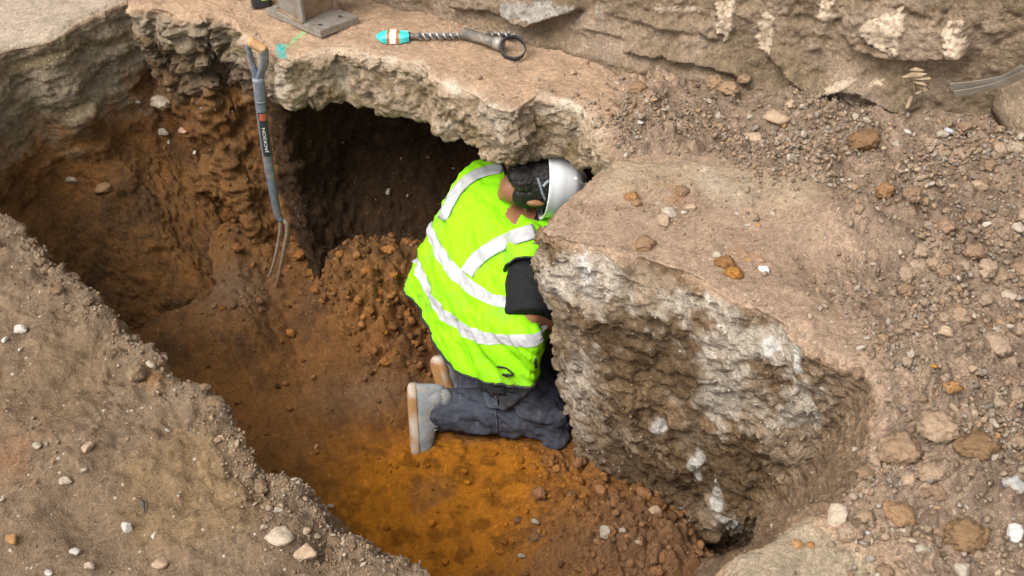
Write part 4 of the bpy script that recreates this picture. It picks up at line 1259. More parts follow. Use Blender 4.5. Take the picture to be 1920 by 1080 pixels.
hbar('web', fc + fx_ * (fw * 0.34) + fy_ * 0.076 + Vector((0, 0, HH / 2)), 0.010, 0.127, HH, M_RUST)
bm = bmesh.new()
tube(bm, [fA + Vector((0, 0, 0.003)) - fy_ * 0.003, fB + Vector((0, 0, 0.003)) - fy_ * 0.003], 0.005, 8)
child('weld', bm, M_RUST, col_o, col_o)

# ------------------------------------------------------------------ tape measure beside the column
tp = Vector(U(489, 19, 0.0))
tape = empty('tape_measure', tp + Vector((0, 0.02, 0.004)), 'small black rubber-cased tape measure with a yellow and green sticker, left of the steel post', 'tape measure')
bm = bmesh.new()
tx = Vector((1, 0.25, 0)).normalized()
cT = tp + Vector((0.0, 0.030, 0.026))
box(bm, mat_from(cT, tx, z=(0, 0, 1)), 0.072, 0.042, 0.052, 0.012, 4)
child('casing', bm, M_BLACK, tape, tape)
bm = bmesh.new(); box(bm, mat_from(cT + tx * 0.014 + Vector((0, 0, 0.0262)), tx, z=(0, 0, 1)), 0.030, 0.026, 0.002, 0.0006, 1)
child('sticker', bm, M_YEL, tape, tape)
M_GRN = plain_mat('green print', (0.35, 0.62, 0.06), 0.5, 0, 0.1, 60)
bm = bmesh.new(); box(bm, mat_from(cT + tx * 0.014 - Vector((tx.y, -tx.x, 0)) * -0.0225 + Vector((0, 0, 0.012)), tx, z=(0, 0, 1)), 0.026, 0.004, 0.014, 0.0006, 1)
child('sticker', bm, M_GRN, tape, tape)
bm = bmesh.new(); box(bm, mat_from(cT - tx * 0.037 + Vector((0, 0, -0.018)), tx, z=(0, 0, 1)), 0.006, 0.02, 0.010, 0.001, 1)
child('hook', bm, M_STEEL, tape, tape)

# ------------------------------------------------------------------ masonry drill bit, still in its card sleeve
b0, b1 = Vector(U(706, 68, 0.016)), Vector(U(968, 66, 0.020))
bit = empty('drill_bit', (b0 + b1) / 2 - Vector((0, 0, 0.012)), 'long spiral masonry drill bit with a turquoise card sleeve lying on the slab', 'drill bit')
bx = (b1 - b0).normalized(); bl = (b1 - b0).length
by_ = Vector((-bx.y, bx.x, 0)).normalized(); bz = bx.cross(by_)
def BP(t, y, z): return b0 + bx * (bl * t) + by_ * y + bz * z
bm = bmesh.new()
prof = [(0.0, 0.010, 0.004), (0.04, 0.024, 0.012), (0.07, 0.027, 0.015), (0.175, 0.027, 0.015), (0.235, 0.018, 0.012)]
rings = []
for t, hw, hh in prof:
    rings.append([bm.verts.new(BP(t, y, z)) for y, z in ((-hw, -hh * 0.9), (hw, -hh * 0.9), (hw, hh * 0.5), (hw * 0.55, hh), (-hw * 0.55, hh), (-hw, hh * 0.4))])
for r0, r1 in zip(rings[:-1], rings[1:]):
    for k in range(6): bm.faces.new((r0[k], r0[(k + 1) % 6], r1[(k + 1) % 6], r1[k]))
bm.faces.new(rings[0]); bm.faces.new(rings[-1])
slv = child('card_sleeve', bm, M_TEAL, bit, bit, False)
def sleeve_band(name, t0, t1, mat, out=0.0012):
    bm = bmesh.new(); rr = []
    for t in (t0, t1):
        hw, hh = 0.027 + out, 0.015 + out
        rr.append([bm.verts.new(BP(t, y, z)) for y, z in ((-hw, -hh * 0.85), (-hw, hh * 0.4), (-hw * 0.55, hh), (hw * 0.55, hh), (hw, hh * 0.5))])
    for k in range(4): bm.faces.new((rr[0][k], rr[0][k + 1], rr[1][k + 1], rr[1][k]))
    o = child(name, bm, mat, bit, bit, False); o.parent = slv
    sd_ = o.modifiers.new('card', 'SOLIDIFY'); sd_.thickness = 0.0006
    return o
sleeve_band('print_band', 0.078, 0.096, M_ORANGE); sleeve_band('print_panel', 0.098, 0.142, M_WHITE); sleeve_band('print_band', 0.144, 0.166, M_ORANGE)
bm = bmesh.new(); tube(bm, [BP(0.19, 0, 0), BP(0.305, 0, 0)], 0.0095, 14)
child('shank', bm, M_BIT, bit, bit)
bm = bmesh.new(); tube(bm, [BP(0.225, 0, 0), BP(0.243, 0, 0)], 0.0135, 14)
child('collar', bm, M_BLACK, bit, bit)
bm = bmesh.new(); tube(bm, [BP(0.30, 0, 0), BP(0.97, 0, 0)], 0.0068, 14)
child('core', bm, M_BITD, bit, bit)
for s_ in (0, math.pi):
    bm = bmesh.new()
    ts = np.linspace(0.30, 0.965, 420)
    rws = []
    for t in ts:
        ph = 2 * math.pi * (t - 0.3) * bl / 0.046 + s_
        rd = Vector(by_ * math.cos(ph) + bz * math.sin(ph))
        c_ = BP(t, 0, 0)
        rws.append([bm.verts.new(c_ + rd * 0.006 - bx * 0.0035), bm.verts.new(c_ + rd * 0.0142 - bx * 0.0022), bm.verts.new(c_ + rd * 0.0142 + bx * 0.0022), bm.verts.new(c_ + rd * 0.006 + bx * 0.0035)])
    for r0, r1 in zip(rws[:-1], rws[1:]):
        for k in range(4): bm.faces.new((r0[k], r0[(k + 1) % 4], r1[(k + 1) % 4], r1[k]))
    child('flute', bm, M_BIT, bit, bit, False)
bm = bmesh.new()
box(bm, mat_from(BP(0.977, 0, 0.001), bx, z=bz), 0.018, 0.024, 0.009, 0.002, 1)
tube(bm, [BP(0.96, 0, 0), BP(1.0, 0, 0)], [0.008, 0.002], 10)
child('tip', bm, plain_mat('carbide tip', (0.55, 0.46, 0.36), 0.5, 0.3, 0.2, 60), bit, bit, False)

# ------------------------------------------------------------------ side handle of the drill: grip, collar, clamp ring
rc = Vector(U(962, 90, 0.030))
hd = (Vector(U(866, 66, 0.028)) - Vector(U(940, 89, 0.028))).normalized()
hdl = empty('drill_side_handle', (rc.x, rc.y, 0.004), 'dusty grey drill handle with a black clamp ring, lying under the drill bit tip', 'tool handle')
rn = Vector((0.10, -0.50, 0.86)).normalized()
R_ = 0.041
bm = bmesh.new()
rx = rn.orthogonal().normalized(); ry = rn.cross(rx)
sec = [(-0.0016, -0.011), (0.0016, -0.011), (0.0016, 0.011), (-0.0016, 0.011)]
rings = []
for k in range(48):
    a = 2 * math.pi * k / 48
    d = rx * math.cos(a) + ry * math.sin(a)
    rings.append([bm.verts.new(rc + d * (R_ + s0) + rn * s1) for s0, s1 in sec])
for k in range(48):
    r0, r1 = rings[k], rings[(k + 1) % 48]
    for j in range(4): bm.faces.new((r0[j], r0[(j + 1) % 4], r1[(j + 1) % 4], r1[j]))
child('clamp_ring', bm, M_BLACK, hdl, hdl)
g0 = rc + hd * (R_ + 0.002)
bm = bmesh.new(); tube(bm, [g0, g0 + hd * 0.012, g0 + hd * 0.028], [0.021, 0.022, 0.020], 20)
child('collar', bm, M_TIN, hdl, hdl)
bm = bmesh.new(); tube(bm, [g0 + hd * 0.028, g0 + hd * 0.034, g0 + hd * 0.07, g0 + hd * 0.12, g0 + hd * 0.150, g0 + hd * 0.158], [0.0195, 0.0185, 0.0165, 0.0185, 0.0205, 0.015], 24)
child('grip', bm, M_GRIP, hdl, hdl)

# ------------------------------------------------------------------ things at the foot of the wall
def on_wall(px, py, out):
    u, v = WUV(px, py)
    return Vector(WP(u, v, out))
bm = bmesh.new()
for off, w_, pts in ((0.0, 0.014, [(1788, 134), (1835, 129), (1880, 118), (1903, 106), (1926, 88)]), (0.0035, 0.012, [(1796, 146), (1830, 140), (1866, 131), (1892, 119), (1928, 97)])):
    path = smooth_path([on_wall(px, py, 0.095 + off + 0.0004 * max(0, px - 1860)) for px, py in pts], 24)
    rows = []
    for i, p in enumerate(path):
        t = Vector(path[min(i + 1, 23)] - path[max(i - 1, 0)]).normalized()
        upv = Vector((0.0, -0.35, 1.0)); upv = (upv - t * upv.dot(t)).normalized()
        nv_ = t.cross(upv)
        rows.append([bm.verts.new(Vector(p) + upv * a + nv_ * b) for a, b in ((-w_, -0.001), (w_, -0.001), (w_, 0.001), (-w_, 0.001))])
    for r0, r1 in zip(rows[:-1], rows[1:]):
        for k in range(4): bm.faces.new((r0[k], r0[(k + 1) % 4], r1[(k + 1) % 4], r1[k]))
    bm.faces.new(rows[0]); bm.faces.new(rows[-1])
tag(bm_obj('metal_strap', bm, M_TIN, None, False), 'bent flat metal strap sticking out of the foot of the wall at upper right', 'strap')
bm = bmesh.new()
pa, pb = on_wall(1716, 155, 0.085), on_wall(1709, 169, 0.115)
tube(bm, [pa, pa.lerp(pb, 0.9), pb], [0.006, 0.006, 0.0045], 10)
tag(bm_obj('peg', bm, M_SPLINT), 'short pale wooden peg poking out of the wall below the splintered timber', 'peg')
bm = bmesh.new()
r_ = random.Random(5)
for (x0, y0_, x1, y1, w_) in [(1699, 118, 1752, 117, 0.011), (1704, 115, 1745, 108, 0.011), (1712, 110, 1740, 104, 0.009), (1718, 122, 1746, 128, 0.008), (1720, 122, 1722, 148, 0.009), (1728, 122, 1730, 146, 0.009), (1737, 124, 1742, 140, 0.008), (1722, 134, 1748, 138, 0.008), (1744, 118, 1752, 122, 0.008), (1724, 146, 1738, 143, 0.006)]:
    a, b = on_wall(x0, y0_, 0.07 + r_.uniform(0, 0.03)), on_wall(x1, y1, 0.08 + r_.uniform(0, 0.03))
    tube(bm, [a, a.lerp(b, 0.3) + Vector((0, 0, r_.uniform(-.004, .004))), a.lerp(b, 0.7), b], [w_ * 0.3, w_ * 0.7, w_ * 0.6, w_ * 0.15], 7, flat=(1.0, 0.5))
tag(bm_obj('splintered_timber', bm, M_SPLINT, None, False), 'frayed end of splintered brown timber sticking out of the wall foot', 'timber')
# rounded flat slab leaning at the right edge
def solid_outline(name, pts, thick, down, mat, jitter, colr, sub=6):
    """A thick slab from its outline (3-D points of the upper face)."""
    bm = bmesh.new()
    path = catmull(np.array(pts), np.linspace(0, len(pts), len(pts) * sub, endpoint=False), periodic=True)
    n = len(path); cen = path.mean(0)
    rings = []
    for s, dz in ((0.0, 0.0), (0.35, 0.0), (0.7, 0), (0.93, -0.002), (1.0, -0.010), (1.015, -0.5 * thick), (0.97, -thick), (0.4, -thick)):
        ring = []
        for p in path:
            q = cen + (p - cen) * max(s, 0.02) + np.array(down) * (-dz)
            q = q + jitter * np.array([fbm(q[None] * 25, 2, 901)[0], fbm(q[None] * 25, 2, 902)[0], fbm(q[None] * 12, 3, 903)[0]])
            ring.append(bm.verts.new(q))
        rings.append(ring)
    for r0, r1 in zip(rings[:-1], rings[1:]):
        for k in range(n): bm.faces.new((r0[k], r0[(k + 1) % n], r1[(k + 1) % n], r1[k]))
    bm.faces.new(rings[0]); bm.faces.new(rings[-1])
    o = bm_obj(name, bm, mat)
    a = o.data.color_attributes.new('Col', 'FLOAT_COLOR', 'POINT')
    a.data.foreach_set('color', np.tile(np.array([*colr, 0.4], np.float32), len(o.data.vertices)))
    return o
pts = [U(1868, 168, 0.15), U(1880, 192, 0.13), U(1900, 220, 0.12), U(1930, 246, 0.11), U(2010, 270, 0.12), U(2100, 230, 0.17), U(2060, 160, 0.22), U(1960, 135, 0.21), U(1895, 142, 0.18)]
tag(solid_outline('stone_slab', pts, 0.07, (0.1, 0.1, -1), M_EARTH, 0.006, (0.28, 0.205, 0.135)), 'dusty rounded stone slab leaning at the foot of the wall, cut by the right edge', 'stone slab')
pts = [U(1010 - 14, 26, 0.16), U(1035, 34, 0.15)]
# black twig on the near ground
bm = bmesh.new()
tube(bm, smooth_path([on_ground(261, 934) + [0, 0, 0.004], on_ground(267, 940) + [0, 0, 0.010], on_ground(270, 950) + [0, 0, 0.009], on_ground(268, 960) + [0, 0, 0.004]], 12), np.interp(np.linspace(0, 1, 12), [0, .5, 1], [0.001, 0.0035, 0.001]), 8)
tag(bm_obj('twig', bm, M_BLACK), 'short curved black twig above a white pebble on the near ground', 'twig')
# ------------------------------------------------------------------ the worker kneeling in the pit
M_SKIN = plain_mat('skin', (0.30, 0.135, 0.066), 0.5, 0, 0.15, 60, 0.0008, (0.22, 0.092, 0.046), (0.45, 0.65))
M_HAIR = plain_mat('black hair', (0.012, 0.011, 0.011), 0.55, 0, 0.4, 120, 0.004, (0.035, 0.028, 0.024), (0.5, 0.7))
M_VIS = plain_mat('fluorescent yellow green cloth', (0.27, 0.72, 0.006), 0.75, 0, 0.08, 40, 0.0006, (0.20, 0.42, 0.03), (0.52, 0.74), spec=0.2)
M_TAPE = plain_mat('silver reflective tape', (0.46, 0.46, 0.475), 0.45, 0.0, 0.08, 120, 0.0003, (0.38, 0.375, 0.37), (0.45, 0.65))
M_TRIM = plain_mat('black piping', (0.02, 0.02, 0.018), 0.7)
M_SHIRT = plain_mat('black cotton', (0.013, 0.013, 0.014), 0.85, 0, 0.3, 60, 0.001, spec=0.2)
M_TROU = plain_mat('navy work cloth', (0.058, 0.063, 0.084), 0.85, 0, 0.25, 90, 0.0012, (0.105, 0.105, 0.115), (0.52, 0.72), spec=0.2)
M_POCK = plain_mat('faded navy cloth', (0.085, 0.095, 0.120), 0.85, 0, 0.25, 90, 0.001, (0.15, 0.145, 0.14), (0.48, 0.7), spec=0.2)
M_SUEDE = plain_mat('grey blue suede', (0.25, 0.265, 0.275), 0.85, 0, 0.2, 70, 0.001, (0.31, 0.25, 0.18), (0.5, 0.7), spec=0.2)
M_SOLE = plain_mat('clay-stained pale rubber sole', (0.52, 0.44, 0.36), 0.7, 0, 0.15, 60, 0.0008, (0.42, 0.22, 0.09), (0.42, 0.6))
M_TREAD = plain_mat('orange clay on the tread', (0.46, 0.23, 0.07), 0.85, 0, 0.2, 80, 0.001, (0.36, 0.20, 0.09), (0.45, 0.65))
M_HELM = plain_mat('white hard hat plastic', (0.86, 0.87, 0.88), 0.35, 0, 0.03, 40, 0, (0.72, 0.72, 0.71), (0.6, 0.8), coat=0.2)
M_STRAP = plain_mat('grey plastic strap', (0.24, 0.27, 0.29), 0.5, 0, 0.15, 80)

RING = [
    # hem: left side, across the back, right side, front (x, y of the photo and distance)
    [(775, 548, 2.74), (762, 546, 2.66), (788, 582, 2.53), (812, 642, 2.40), (852, 690, 2.29), (908, 713, 2.21), (962, 722, 2.16), (1002, 719, 2.16), (1016, 660, 2.30), (1022, 600, 2.48), (950, 560, 2.66), (840, 545, 2.75)],
    [(795, 492, 2.77), (781, 486, 2.70), (800, 536, 2.56), (828, 584, 2.44), (870, 617, 2.33), (924, 633, 2.24), (974, 636, 2.20), (1007, 632, 2.20), (1025, 592, 2.32), (1022, 540, 2.50), (950, 500, 2.70), (850, 485, 2.78)],
    [(820, 430, 2.81), (806, 428, 2.74), (824, 470, 2.62), (850, 508, 2.51), (885, 540, 2.41), (925, 562, 2.34), (960, 570, 2.31), (996, 560, 2.33), (1028, 520, 2.42), (1024, 480, 2.56), (955, 440, 2.74), (870, 425, 2.82)],
    [(850, 370, 2.85), (835, 372, 2.79), (851, 402, 2.70), (880, 436, 2.61), (914, 470, 2.53), (944, 498, 2.47), (974, 506, 2.44), (1002, 498, 2.45), (1032, 460, 2.52), (1030, 425, 2.64), (968, 390, 2.79), (900, 366, 2.87)],
    [(880, 322, 2.91), (864, 326, 2.86), (884, 346, 2.80), (914, 376, 2.72), (950, 406, 2.65), (984, 434, 2.58), (1008, 448, 2.55), (1022, 442, 2.57), (1040, 418, 2.62), (1036, 382, 2.74), (980, 335, 2.88), (920, 315, 2.93)],
    [(912, 298, 2.94), (904, 302, 2.92), (922, 316, 2.88), (943, 340, 2.81), (967, 372, 2.74), (990, 402, 2.67), (1010, 422, 2.62), (1022, 420, 2.63), (1034, 400, 2.68), (1030, 365, 2.78), (978, 318, 2.91), (940, 299, 2.95)],
    [(936, 294, 2.94), (938, 302, 2.92), (945, 318, 2.87), (951, 338, 2.82), (964, 364, 2.765), (984, 394, 2.70), (1004, 412, 2.65), (1016, 410, 2.66), (1020, 395, 2.70), (1014, 360, 2.79), (982, 318, 2.90), (958, 300, 2.94)],
]
RC = np.array([[UD(*p) for p in r] for r in RING])

def V3(px, py, y): return Vector(UD(px, py, y))
NK, HC = Vector(RC[6].mean(0)) + Vector((0.03, 0.02, -0.01)), V3(1010, 343, 2.70)
SL, SR = V3(955, 330, 2.90), V3(990, 474, 2.49)
ELR, WRR = V3(992, 592, 2.29), V3(1075, 606, 2.40)
ELL, WRL = V3(1035, 400, 2.95), V3(1105, 470, 2.86)
HEM = Vector(RC[0].mean(0)); SIDE = (Vector(RC[0][5]) - Vector(RC[0][0])).normalized()
HPR, HPL = HEM + SIDE * 0.10 + Vector((0.02, 0, 0.0)), HEM - SIDE * 0.09 + Vector((0.03, 0, 0))
KNR, ANR = V3(1030, 778, 2.29), V3(812, 766, 2.31)
KNL, ANL = V3(1050, 738, 2.45), V3(880, 716, 2.43)
CH = Vector(RC[3].mean(0))
WAI = Vector(RC[1].mean(0))
def torso(bm, k, r0=0, r1=6):
    """Closed body of rings drawn in from the vest by the factor k."""
    R = pchip(RC, np.linspace(r0, r1, 24))
    R = np.stack([catmull(r, np.linspace(0, 12, 40, endpoint=False), periodic=True) for r in R])
    cen = R.mean(1, keepdims=True)
    R = cen + (R - cen) * k
    vs = [[bm.verts.new(p) for p in r] for r in R]
    for a_, b_ in zip(vs[:-1], vs[1:]):
        for j in range(40): bm.faces.new((a_[j], a_[(j + 1) % 40], b_[(j + 1) % 40], b_[j]))
    bm.faces.new(vs[0]); bm.faces.new(vs[-1])
per = empty('person', ((KNR + KNL) / 2).to_tuple()[:2] + (-1.12,), 'worker in a fluorescent vest and white hard hat kneeling under the slab edge', 'person')

def cone_caps(bm, a, b, ra, rb, seg=20):
    """Tapered capsule."""
    a, b = Vector(a), Vector(b)
    tube(bm, [a, b], [ra, rb], seg)
    for c, r in ((a, ra), (b, rb)):
        g = bmesh.ops.create_uvsphere(bm, u_segments=seg, v_segments=seg // 2, radius=r)
        bmesh.ops.translate(bm, vec=c, verts=g['verts'])
def ellip(bm, c, axes, seg=28):
    """Ellipsoid with three axis vectors."""
    g = bmesh.ops.create_uvsphere(bm, u_segments=seg, v_segments=seg // 2, radius=1.0)
    M = Matrix((axes[0], axes[1], axes[2])).transposed().to_4x4()
    bmesh.ops.transform(bm, matrix=Matrix.Translation(c) @ M, verts=g['verts'])
def fuse(bm, voxel, smooth_n=4):
    """Grow one continuous skin over the overlapping masses; returns vertex array and faces."""
    me = bpy.data.meshes.new('fuse'); bm.to_mesh(me); bm.free()
    o = bpy.data.objects.new('fuse', me); COL.objects.link(o)
    m = o.modifiers.new('r', 'REMESH'); m.mode = 'VOXEL'; m.voxel_size = voxel
    s = o.modifiers.new('s', 'SMOOTH'); s.factor = 0.5; s.iterations = smooth_n
    dg = bpy.context.evaluated_depsgraph_get()
    out = bpy.data.meshes.new_from_object(o.evaluated_get(dg))
    bpy.data.objects.remove(o); bpy.data.meshes.remove(me)
    V = np.empty(len(out.vertices) * 3, np.float32); out.vertices.foreach_get('co', V); V = V.reshape(-1, 3)
    Nn = np.empty(len(out.vertices) * 3, np.float32); out.vertices.foreach_get('normal', Nn); Nn = Nn.reshape(-1, 3)
    F = [tuple(p.vertices) for p in out.polygons]
    bpy.data.meshes.remove(out)
    return V.astype(float), Nn.astype(float), F
PL_ = np.array(per.location)
def body_part(name, V, F, mat, parent=per, smooth=True):
    return mesh_obj(name, V - PL_, F if isinstance(F, np.ndarray) else list(F), mat, parent, smooth)

# head axes: crown points along the trench, face bowed to the ground
hU = Vector((0.965, 0.16, -0.16)).normalized()
hF = Vector((-0.12, 0.42, -0.90)); hF = (hF - hU * hF.dot(hU)).normalized()
hL = hU.cross(hF).normalized()
def hd_pt(f, l, u): return HC + hF * f + hL * l + hU * u
bm = bmesh.new()
ellip(bm, hd_pt(0, 0, 0.02), [hF * 0.098, hL * 0.077, hU * 0.112])
ellip(bm, hd_pt(0.045, 0, -0.065), [hF * 0.055, hL * 0.058, hU * 0.062])          # jaw
ellip(bm, hd_pt(0.085, 0, -0.105), [hF * 0.022, hL * 0.026, hU * 0.020])          # chin
cone_caps(bm, hd_pt(0.095, 0, 0.005), hd_pt(0.118, 0, -0.032), 0.010, 0.015, 12)  # nose
for s in (-1, 1):
    ellip(bm, hd_pt(0.086, 0.030 * s, 0.020), [hF * 0.018, hL * 0.024, hU * 0.010], 12)   # brow
    ellip(bm, hd_pt(0.070, 0.042 * s, -0.030), [hF * 0.024, hL * 0.022, hU * 0.022], 12)  # cheek
    ellip(bm, hd_pt(-0.005, 0.080 * s, -0.020), [hF * 0.019, hL * 0.010, hU * 0.032], 14)  # ear
    ellip(bm, hd_pt(-0.016, 0.087 * s, -0.016), [hF * 0.008, hL * 0.010, hU * 0.028], 12)
ellip(bm, hd_pt(0.100, 0, -0.068), [hF * 0.010, hL * 0.026, hU * 0.006], 12)      # lips
ellip(bm, hd_pt(0.098, 0, -0.080), [hF * 0.010, hL * 0.022, hU * 0.006], 12)
cone_caps(bm, hd_pt(-0.025, 0, -0.05), NK, 0.050, 0.048)
cone_caps(bm, NK, Vector(RC[4].mean(0)) + Vector((0.06, 0.05, -0.07)), 0.046, 0.045)
torso(bm, 0.60, 0.0, 4.9)
def arm(S_, E_, W_, tip, curl):
    cone_caps(bm, S_, E_, 0.056, 0.043)
    cone_caps(bm, E_, E_.lerp(W_, 0.35), 0.042, 0.044)
    cone_caps(bm, E_.lerp(W_, 0.35), W_, 0.044, 0.028)
    d = (tip - W_).normalized()
    side = d.cross(curl).normalized()
    pal = W_ + d * 0.05
    ellip(bm, pal, [d * 0.055, side * 0.040, curl * 0.016], 16)
    for k, (off, ln) in enumerate(((-0.031, 0.062), (-0.011, 0.074), (0.010, 0.070), (0.029, 0.054))):
        p0 = W_ + d * 0.085 + side * off
        p1 = p0 + (d * 0.85 + curl * 0.45).normalized() * ln * 0.5
        p2 = p1 + (d * 0.35 + curl * 0.9).normalized() * ln * 0.35
        p3 = p2 + (curl * 0.95 - d * 0.3).normalized() * ln * 0.28
        for a_, b_, r0, r1 in ((p0, p1, 0.0095, 0.009), (p1, p2, 0.009, 0.008), (p2, p3, 0.008, 0.0068)):
            cone_caps(bm, a_, b_, r0, r1, 10)
    t0 = W_ + d * 0.03 - side * 0.032
    t1 = t0 + (d * 0.6 - side * 0.7 + curl * 0.4).normalized() * 0.036
    t2 = t1 + (d * 0.8 + curl * 0.6).normalized() * 0.030
    cone_caps(bm, t0, t1, 0.012, 0.010, 10); cone_caps(bm, t1, t2, 0.010, 0.008, 10)
arm(SR, ELR, WRR, WRR + Vector((0.10, 0.03, -0.01)), Vector((0.1, 0.1, -1)).normalized())
arm(SL, ELL, WRL, WRL + Vector((0.10, -0.02, -0.03)), Vector((0.1, -0.1, -1)).normalized())
for H_, K_, A_ in ((HPR, KNR, ANR), (HPL, KNL, ANL)):
    cone_caps(bm, H_, K_, 0.05, 0.042); cone_caps(bm, K_, K_.lerp(A_, 0.85), 0.042, 0.032)
V, Nn, F_ = fuse(bm, 0.0045, 5)
body_part('body', V, F_, M_SKIN)
for s in (-1, 1):
    bm = bmesh.new(); ellip(bm, hd_pt(0.0845, 0.031 * s, 0.0), [hF * 0.011, hL * 0.013, hU * 0.010], 12)
    child('eye', bm, M_WHITE, per, per)
# hair: a rough cap over the back and sides of the head
bm = bmesh.new()
ellip(bm, hd_pt(-0.012, 0, 0.022), [hF * 0.100, hL * 0.086, hU * 0.108], 40)
ellip(bm, hd_pt(-0.050, 0, -0.058), [hF * 0.042, hL * 0.060, hU * 0.060], 30)
for s in (-1, 1):
    ellip(bm, hd_pt(0.010, 0.068 * s, 0.015), [hF * 0.036, hL * 0.014, hU * 0.045], 20)
    ellip(bm, hd_pt(0.010, 0.048 * s, -0.035), [hF * 0.058, hL * 0.034, hU * 0.058], 20)
V, Nn, F_ = fuse(bm, 0.004, 2)
V = V + Nn * (0.003 * fbm(V * np.array([60, 90, 90]), 3, 601) + 0.003 * fbm(V * 220, 2, 602))[:, None]
hair = body_part('hair', V, F_, M_HAIR)

# hard hat
bm = bmesh.new()
hc = hd_pt(0.002, 0, 0.030)
nA, nB = 56, 18
def hat_ring(rs, u, f_ext=0.0): return [hc + hF * (0.132 * rs + f_ext * max(0, math.cos(a))) * math.cos(a) + hL * 0.111 * rs * math.sin(a) + hU * (u - 0.016 * (0.5 - 0.5 * math.cos(a)) * (1 if rs > .9 else 0)) for a in np.linspace(0, 2 * math.pi, nA, endpoint=False)]
spec_r = [(0.95, -0.008, 0), (1.025, -0.012, 0.05), (1.03, -0.008, 0.05), (1.0, 0.003, 0)]
rings = [hat_ring(*q) for q in spec_r]
for k in range(1, nB):
    t = k / nB * math.pi / 2
    rings.append(hat_ring(math.cos(t), 0.004 + 0.128 * math.sin(t)))
bv_ = [[bm.verts.new(p) for p in r] for r in rings]
for r0, r1 in zip(bv_[:-1], bv_[1:]):
    for k in range(nA): bm.faces.new((r0[k], r0[(k + 1) % nA], r1[(k + 1) % nA], r1[k]))
topv = bm.verts.new(hc + hU * 0.132)
for k in range(nA): bm.faces.new((bv_[-1][k], bv_[-1][(k + 1) % nA], topv))
hat = child('hard_hat', bm, M_HELM, per, per)
sd_ = hat.modifiers.new('shell', 'SOLIDIFY'); sd_.thickness = 0.003
for off in (-0.036, 0.0, 0.036):
    bm = bmesh.new()
    pts = []
    for t in np.linspace(-1.05, 1.05, 24):
        yy = off / 0.111
        r = math.sqrt(max(0, 1 - yy * yy))
        pts.append(hc + hF * 0.132 * r * math.sin(t) + hL * off + hU * (0.004 + 0.128 * r * math.cos(t)))
    tube(bm, pts, 0.0045, 8)
    o = child('ridge', bm, M_HELM, per, per); o.parent = hat
# harness strap across the back of the head
def surf(obj_list):
    dg = bpy.context.evaluated_depsgraph_get()
    vs, fs, off = [], [], 0
    for o in obj_list:
        e = o.evaluated_get(dg); me = e.to_mesh()
        mw = Matrix.Translation(Vector(per.location))
        vs += [mw @ v.co for v in me.vertices]
        fs += [tuple(i + off for i in p.vertices) for p in me.polygons]
        off = len(vs)
        e.to_mesh_clear()
    return BVHTree.FromPolygons(vs, fs)
EYE = Vector((0, 0, CAM_H))
def cast(bvh, px, py, out=0.003, fallback=2.4):
    d = (V3(px, py, 2.0) - EYE).normalized()
    loc, nor, _, _ = bvh.ray_cast(EYE, d)
    if loc is None: return V3(px, py, fallback), -d
    if nor.dot(d) > 0: nor = -nor
    return loc + nor * out, nor
bh = surf([hair])
for path, w_ in (([(1008, 333), (1013, 347), (1018, 361), (1023, 373)], 0.0055), ([(1029, 338), (1024, 343), (1018, 349)], 0.005)):
    bm = bmesh.new()
    tube(bm, smooth_path([cast(bh, *p, 0.003)[0] for p in path], 14), w_, 10, flat=(1.0, 0.6))
    child('harness_strap', bm, M_STRAP, per, per)
bm = bmesh.new(); c_, n_ = cast(bh, 1025, 377, 0.002); ellip(bm, c_, [Vector((0.006, 0, 0)), Vector((0, 0.006, 0)), Vector((0, 0, 0.006))], 10)
child('harness_button', bm, M_BLACK, per, per)

# black t-shirt under the vest
bm = bmesh.new()
torso(bm, 0.62, 0.0, 3.3)
nb_ = Vector(RC[4].mean(0)) + Vector((0.06, 0.05, -0.07))
tube(bm, [NK.lerp(HC, 0.12), NK, NK.lerp(nb_, 0.5), nb_], [0.050, 0.058, 0.062, 0.060], 24)
for S_, E_ in ((SR, ELR), (SL, ELL)):
    tube(bm, [S_, S_.lerp(E_, 0.5), S_.lerp(E_, 1.04)], [0.062, 0.078, 0.084], 24)
V, Nn, F_ = fuse(bm, 0.007, 4)
V = V + Nn * (0.006 * fbm(V * np.array([9, 14, 9]), 3, 611))[:, None]
shirt = body_part('tshirt', V, F_, M_SHIRT)

# trousers
bm = bmesh.new()
cone_caps(bm, HPR, HPL, 0.092, 0.088); cone_caps(bm, HEM + Vector((0.03, 0, 0)), WAI + Vector((0.03, 0, 0)), 0.085, 0.07)
cone_caps(bm, HPR, KNR, 0.092, 0.082); cone_caps(bm, HPL, KNL, 0.088, 0.08)
cone_caps(bm, KNR, KNR.lerp(ANR, 0.45), 0.082, 0.080); tube(bm, [KNR.lerp(ANR, 0.4), KNR.lerp(ANR, 0.8), ANR, ANR + (ANR - KNR).normalized() * 0.018], [0.080, 0.077, 0.075, 0.074], 26)
cone_caps(bm, KNL, KNL.lerp(ANL, 0.45), 0.078, 0.075); tube(bm, [KNL.lerp(ANL, 0.4), ANL, ANL + (ANL - KNL).normalized() * 0.05], [0.075, 0.068, 0.064], 26)
